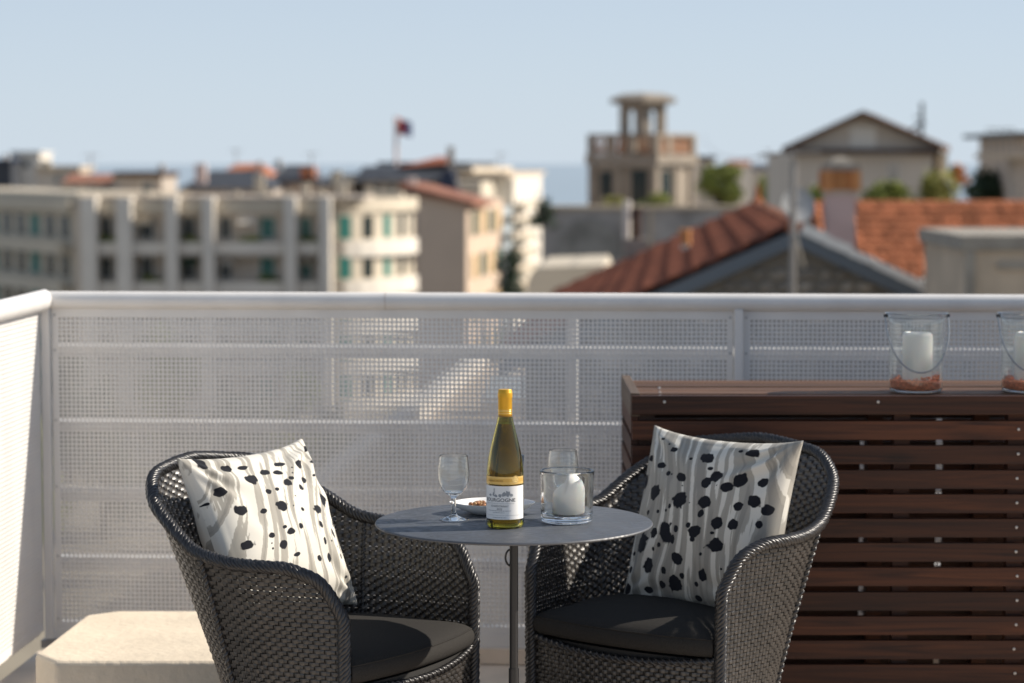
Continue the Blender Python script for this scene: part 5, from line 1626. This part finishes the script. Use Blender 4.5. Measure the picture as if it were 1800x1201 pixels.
for (z, a0, a1) in ((0.0388, -60, 18), (0.0350, -40, -2), (0.0246, -40, 4)):      # fine print too small to read
    a = a0
    while a < a1:
        w_ = rt.uniform(2.0, 5.0)
        p = patch(RL, a, min(a + w_, a1), z - 0.0006, z + 0.0006, 3); mb.add(p.v, p.f); a += w_ + 1.2
mb.build('fine_print', M['ink_grey'], lb)
patch(RL, -70, 55, 0.0291, 0.0295).build('rule', M['ink_grey'], lb)
mb = MB()
for (ac, z, w_, h_) in ((-50, 0.0712, 10, 0.005), (-38, 0.0735, 7, 0.009), (-30, 0.0705, 12, 0.006), (-16, 0.071, 14, 0.0075), (-4, 0.0735, 12, 0.010), (8, 0.0755, 14, 0.0125), (18, 0.0725, 12, 0.007)):
    n = 9
    vs = []
    for i in range(n):
        t = 2 * math.pi * i / n
        k = rt.uniform(0.6, 1.1)
        a = R(ac + w_ * 0.6 * k * math.cos(t)); vs.append((RL * math.sin(a), -RL * math.cos(a), z + h_ * 0.55 * k * math.sin(t)))
    mb.add(vs, [tuple(range(n))])
for ac in (-37, -34): 
    p = patch(RL, ac, ac + 1.5, 0.074, 0.086, 2); mb.add(p.v, p.f)
mb.build('engraving', M['ink_grey'], lb)

# slim dark upright of unknown kind behind the bottle
tx = at(919, 800, 5.16)
t = MB().lathe([(0, 0), (0.0085, 0), (0.0085, 0.004), (0.0062, 0.02), (0.0058, 0.10), (0.0075, 0.125), (0.0088, 0.140), (0.0088, tx.z - TZ), (0, tx.z - TZ + 0.001)], 20).build('slim_utensil', M['slim_dark'], None, smooth=True)
t.location = (tx.x - 0.0055, 5.155, TZ + 0.0005)
tag(t, 'slim dark upright utensil almost hidden behind the wine bottle', 'utensil')

# ------------------------------------------------------------------ wine glasses
def wine_glass(label, x, y):
    t = thing('wine_glass', label, 'wine glass', (x, y, TZ + 0.0005), 0, 'small wine glasses on the table')
    foot = [(0.0, 0.0), (0.029, 0.0), (0.0318, 0.0010), (0.0318, 0.0018)]
    stem = catmull([(0.0318, 0.0018), (0.022, 0.0042), (0.010, 0.0085), (0.0058, 0.015), (0.0050, 0.026), (0.0050, 0.042), (0.0066, 0.0495), (0.0115, 0.0535)], 4)[1:]
    bowl = catmull([(0.0115, 0.0535), (0.0195, 0.0595), (0.0268, 0.069), (0.0316, 0.081), (0.0338, 0.095), (0.0335, 0.110), (0.0320, 0.125), (0.0302, 0.139)], 6)
    v_ = vessel(bowl, 0.0010, 0.0575, corner=0.004)
    MB().lathe(foot + stem + v_[1:], 64).build('glass_body', M['clear_glass'], t, smooth=True, sharp=40, fixn=True)
    return t
wine_glass('empty stemmed wine glass standing left of the bottle in front of the nut dish', -0.1255, 5.165)
wine_glass('empty wine glass standing behind the thick candle holder', 0.1115, 5.262)

# ------------------------------------------------------------------ nut dish
dx_, dy_ = -0.040, 5.262
tipf = lambda a, z: 1.0 + 0.17 * math.exp(-((abs(a - math.pi)) / 0.30) ** 2) * min(1, z / 0.02) + 0.10 * math.exp(-(min(a, 2 * math.pi - a) / 0.3) ** 2) * min(1, z / 0.02)
dpo = catmull([(0.046, 0.0), (0.052, 0.0014), (0.068, 0.0085), (0.079, 0.0165), (0.0855, 0.0245)], 4)
dpi = catmull([(0.0838, 0.0250), (0.076, 0.0170), (0.065, 0.0102), (0.046, 0.0048)], 4)
dish = MB().lathe([(0, 0.002), (0.042, 0.002)] + dpo + [(0.0850, 0.0254)] + dpi + [(0, 0.0042)], 72, sx=0.98, sy=0.86, wob=tipf).build('snack_dish', M['porcelain'], None, smooth=True, sharp=50)
dish.location = (dx_, dy_, TZ + 0.0005)
tag(dish, 'white leaf-shaped porcelain dish with nuts behind the wine bottle', 'dish')
nm = []
for k in range(3):
    bm = bmesh.new(); bmesh.ops.create_icosphere(bm, subdivisions=2, radius=1)
    for v in bm.verts:
        v.co.x *= 0.0078; v.co.y *= 0.0050; v.co.z *= 0.0044 * (0.6 if v.co.z < 0 and k == 1 else 1)
        if k < 2 and v.co.x > 0.003: v.co.z *= 0.75
    me = bpy.data.meshes.new('nut'); bm.to_mesh(me); bm.free()
    me.materials.append(M['nut'] if k < 2 else M['nut_dark']); shade(me, 180); nm.append(me)
rn = random.Random(9)
for i in range(64):
    r_ = math.sqrt(rn.random()) * 0.056; a = rn.uniform(0, 2 * math.pi)
    o = bpy.data.objects.new('nut', nm[i % 3]); C.objects.link(o)
    hgt = 0.0100 + 0.25 * max(0, r_ - 0.035) + (0.0075 if i > 30 else 0.0) * (1 - 0.5 * r_ / 0.06) + (0.006 if i > 50 else 0) * (1 - 0.6 * r_ / 0.06)
    o.location = (dx_ + r_ * math.cos(a), dy_ + 0.78 * r_ * math.sin(a), TZ + hgt)
    o.rotation_euler = (rn.uniform(-0.5, 0.5), rn.uniform(-0.5, 0.5), rn.uniform(0, 6.28))
    tag(o, 'brown shelled nut lying in the white dish', 'nut', 'nuts heaped in the white dish')

# ------------------------------------------------------------------ candle holder and candle
hx, hy = 0.1172, 5.135
hold = [(0, 0), (0.046, 0)] + catmull([(0.046, 0), (0.0515, 0.0012), (0.0545, 0.0050), (0.0553, 0.012)], 4)[1:] + catmull([(0.0553, 0.012), (0.0562, 0.04), (0.0573, 0.075), (0.0585, 0.1085)], 4)[1:]
cg = MB().lathe(vessel(hold, 0.0062, 0.0165, rim=9, corner=0.005), 96).build('candle_holder', M['clear_glass'], None, smooth=True, sharp=40, fixn=True)
cg.location = (hx, hy, TZ + 0.0005)
tag(cg, 'thick-walled clear glass candle holder on the round table beside the bottle', 'candle holder')
cnp = [(0, 0.0), (0.032, 0.0), (0.0345, 0.002), (0.0345, 0.040), (0.0338, 0.047), (0.0318, 0.055), (0.0288, 0.063), (0.0245, 0.0705), (0.0190, 0.0760), (0.0120, 0.0792), (0.005, 0.0803), (0, 0.0805)]
cnd = MB().lathe(cnp, 48, wob=lambda a, z: 1.0 + 0.05 * math.sin(a + 0.5) * min(1, max(0, z - 0.035) / 0.02) + 0.02 * math.sin(3 * a + z * 60) * (z > 0.03))
for i, p in enumerate(cnd.v):
    k = max(0, p[2] - 0.042)
    cnd.v[i] = (p[0] + k * 0.18, p[1], p[2] - 0.35 * k * (0.0 if p[0] > -0.01 else 1.0))
ct = thing('candle', 'melted white stub candle with a domed top inside the thick glass holder', 'candle', (hx + 0.0035, hy, TZ + 0.0175))
cb = cnd.build('wax_body', M['wax'], ct, smooth=True, sharp=180)
MB().tube([(0.006, 0, 0.078), (0.0065, 0.0005, 0.0845)], 0.0008, 6).build('wick', M['ink'], ct)

# ------------------------------------------------------------------ lanterns on the wooden box
ZB = 0.8935
def lantern(x, y, lab, labc, labs, seed):
    t = thing('glass_lantern', lab, 'lantern', (x, y, ZB), 0, 'glass lanterns on the wooden box')
    pr_ = [(0, 0), (0.058, 0)] + catmull([(0.058, 0), (0.0640, 0.0018), (0.0675, 0.007), (0.0685, 0.014)], 4)[1:] + catmull([(0.0685, 0.014), (0.0695, 0.06), (0.0705, 0.11), (0.0715, 0.160), (0.0722, 0.180), (0.0745, 0.192), (0.0795, 0.2015), (0.0810, 0.2040)], 5)[1:]
    MB().lathe(vessel(pr_, 0.0026, 0.0070, rim=7, corner=0.004), 80).build('jar', M['jar_glass'], t, smooth=True, sharp=40, fixn=True)
    hp = []
    for i in range(25):
        a = math.pi * i / 24
        hp.append((-0.0815 * math.cos(a), -0.079 * math.sin(a) ** 0.8, 0.198 - 0.142 * math.sin(a) ** 0.85))
    MB().tube(hp, 0.0023, 8).build('bail_handle', M['steel_wire'], t, smooth=True)
    for sx in (-1, 1):
        MB().tube([(sx * 0.074, 0, 0.198), (sx * 0.0855, 0, 0.198)], 0.0042, 8).build('handle_knob', M['black_metal'], t)
    MB().tube([(0.0745 * math.cos(a), 0.0745 * math.sin(a), 0.1945) for a in [2 * math.pi * i / 48 for i in range(48)]], 0.0010, 6, closed=True).build('neck_wire', M['steel_wire'], t)
    c = MB().lathe([(0, 0), (0.0385, 0), (0.0390, 0.003), (0.0392, 0.118), (0.0365, 0.126), (0.031, 0.1295), (0.026, 0.126), (0.0, 0.121)], 48).build('wax_body', M['wax'], None, smooth=True, sharp=60)
    ct_ = thing('candle', labc, 'candle', (x + 0.003, y, ZB + 0.026)); c.parent = ct_
    MB().tube([(0, 0, 0.120), (0.001, 0, 0.127)], 0.0008, 6).build('wick', M['ink'], ct_)
    # coarse orange gravel
    r = random.Random(seed)
    mb = MB().lathe([(0, 0.0075), (0.060, 0.0078), (0.0650, 0.014), (0.0665, 0.030), (0.058, 0.033), (0.0, 0.032)], 30)
    for i in range(620):
        a = r.uniform(0, 2 * math.pi); rr = math.sqrt(r.random()) * 0.0615
        if rr < 0.041 and i > 20: rr = r.uniform(0.042, 0.0615)
        top = 0.032 + 0.016 * (0.5 + 0.5 * math.cos(a - 0.2)) + 0.004 * math.sin(3 * a)
        z = r.uniform(0.012, top)
        s_ = r.uniform(0.0018, 0.0040)
        p = Vector((rr * math.cos(a), rr * math.sin(a), z))
        d = [Vector((r.gauss(0, 1), r.gauss(0, 1), r.gauss(0, 1))).normalized() * s_ for _ in range(4)]
        mb.add([p + d[0], p - d[0], p + d[1], p - d[1], p + d[2], p - d[2]], [(0, 2, 4), (2, 1, 4), (1, 3, 4), (3, 0, 4), (2, 0, 5), (1, 2, 5), (3, 1, 5), (0, 3, 5)])
    o = mb.build('coral_gravel', M['coral'], None); o.location = (x, y, ZB)
    kind(o, 'stuff'); tag(o, labs, 'gravel')
lantern(1.050, 6.262, 'glass jar lantern with wire handle standing whole on the wooden box', 'tall white pillar candle in the wholly visible jar lantern', 'orange-red gravel in the wholly visible jar lantern', 3)
lantern(1.342, 6.262, 'glass jar lantern cut off by the right edge of the view', 'white pillar candle in the jar lantern at the right edge', 'orange-red gravel in the jar lantern at the right edge', 4)
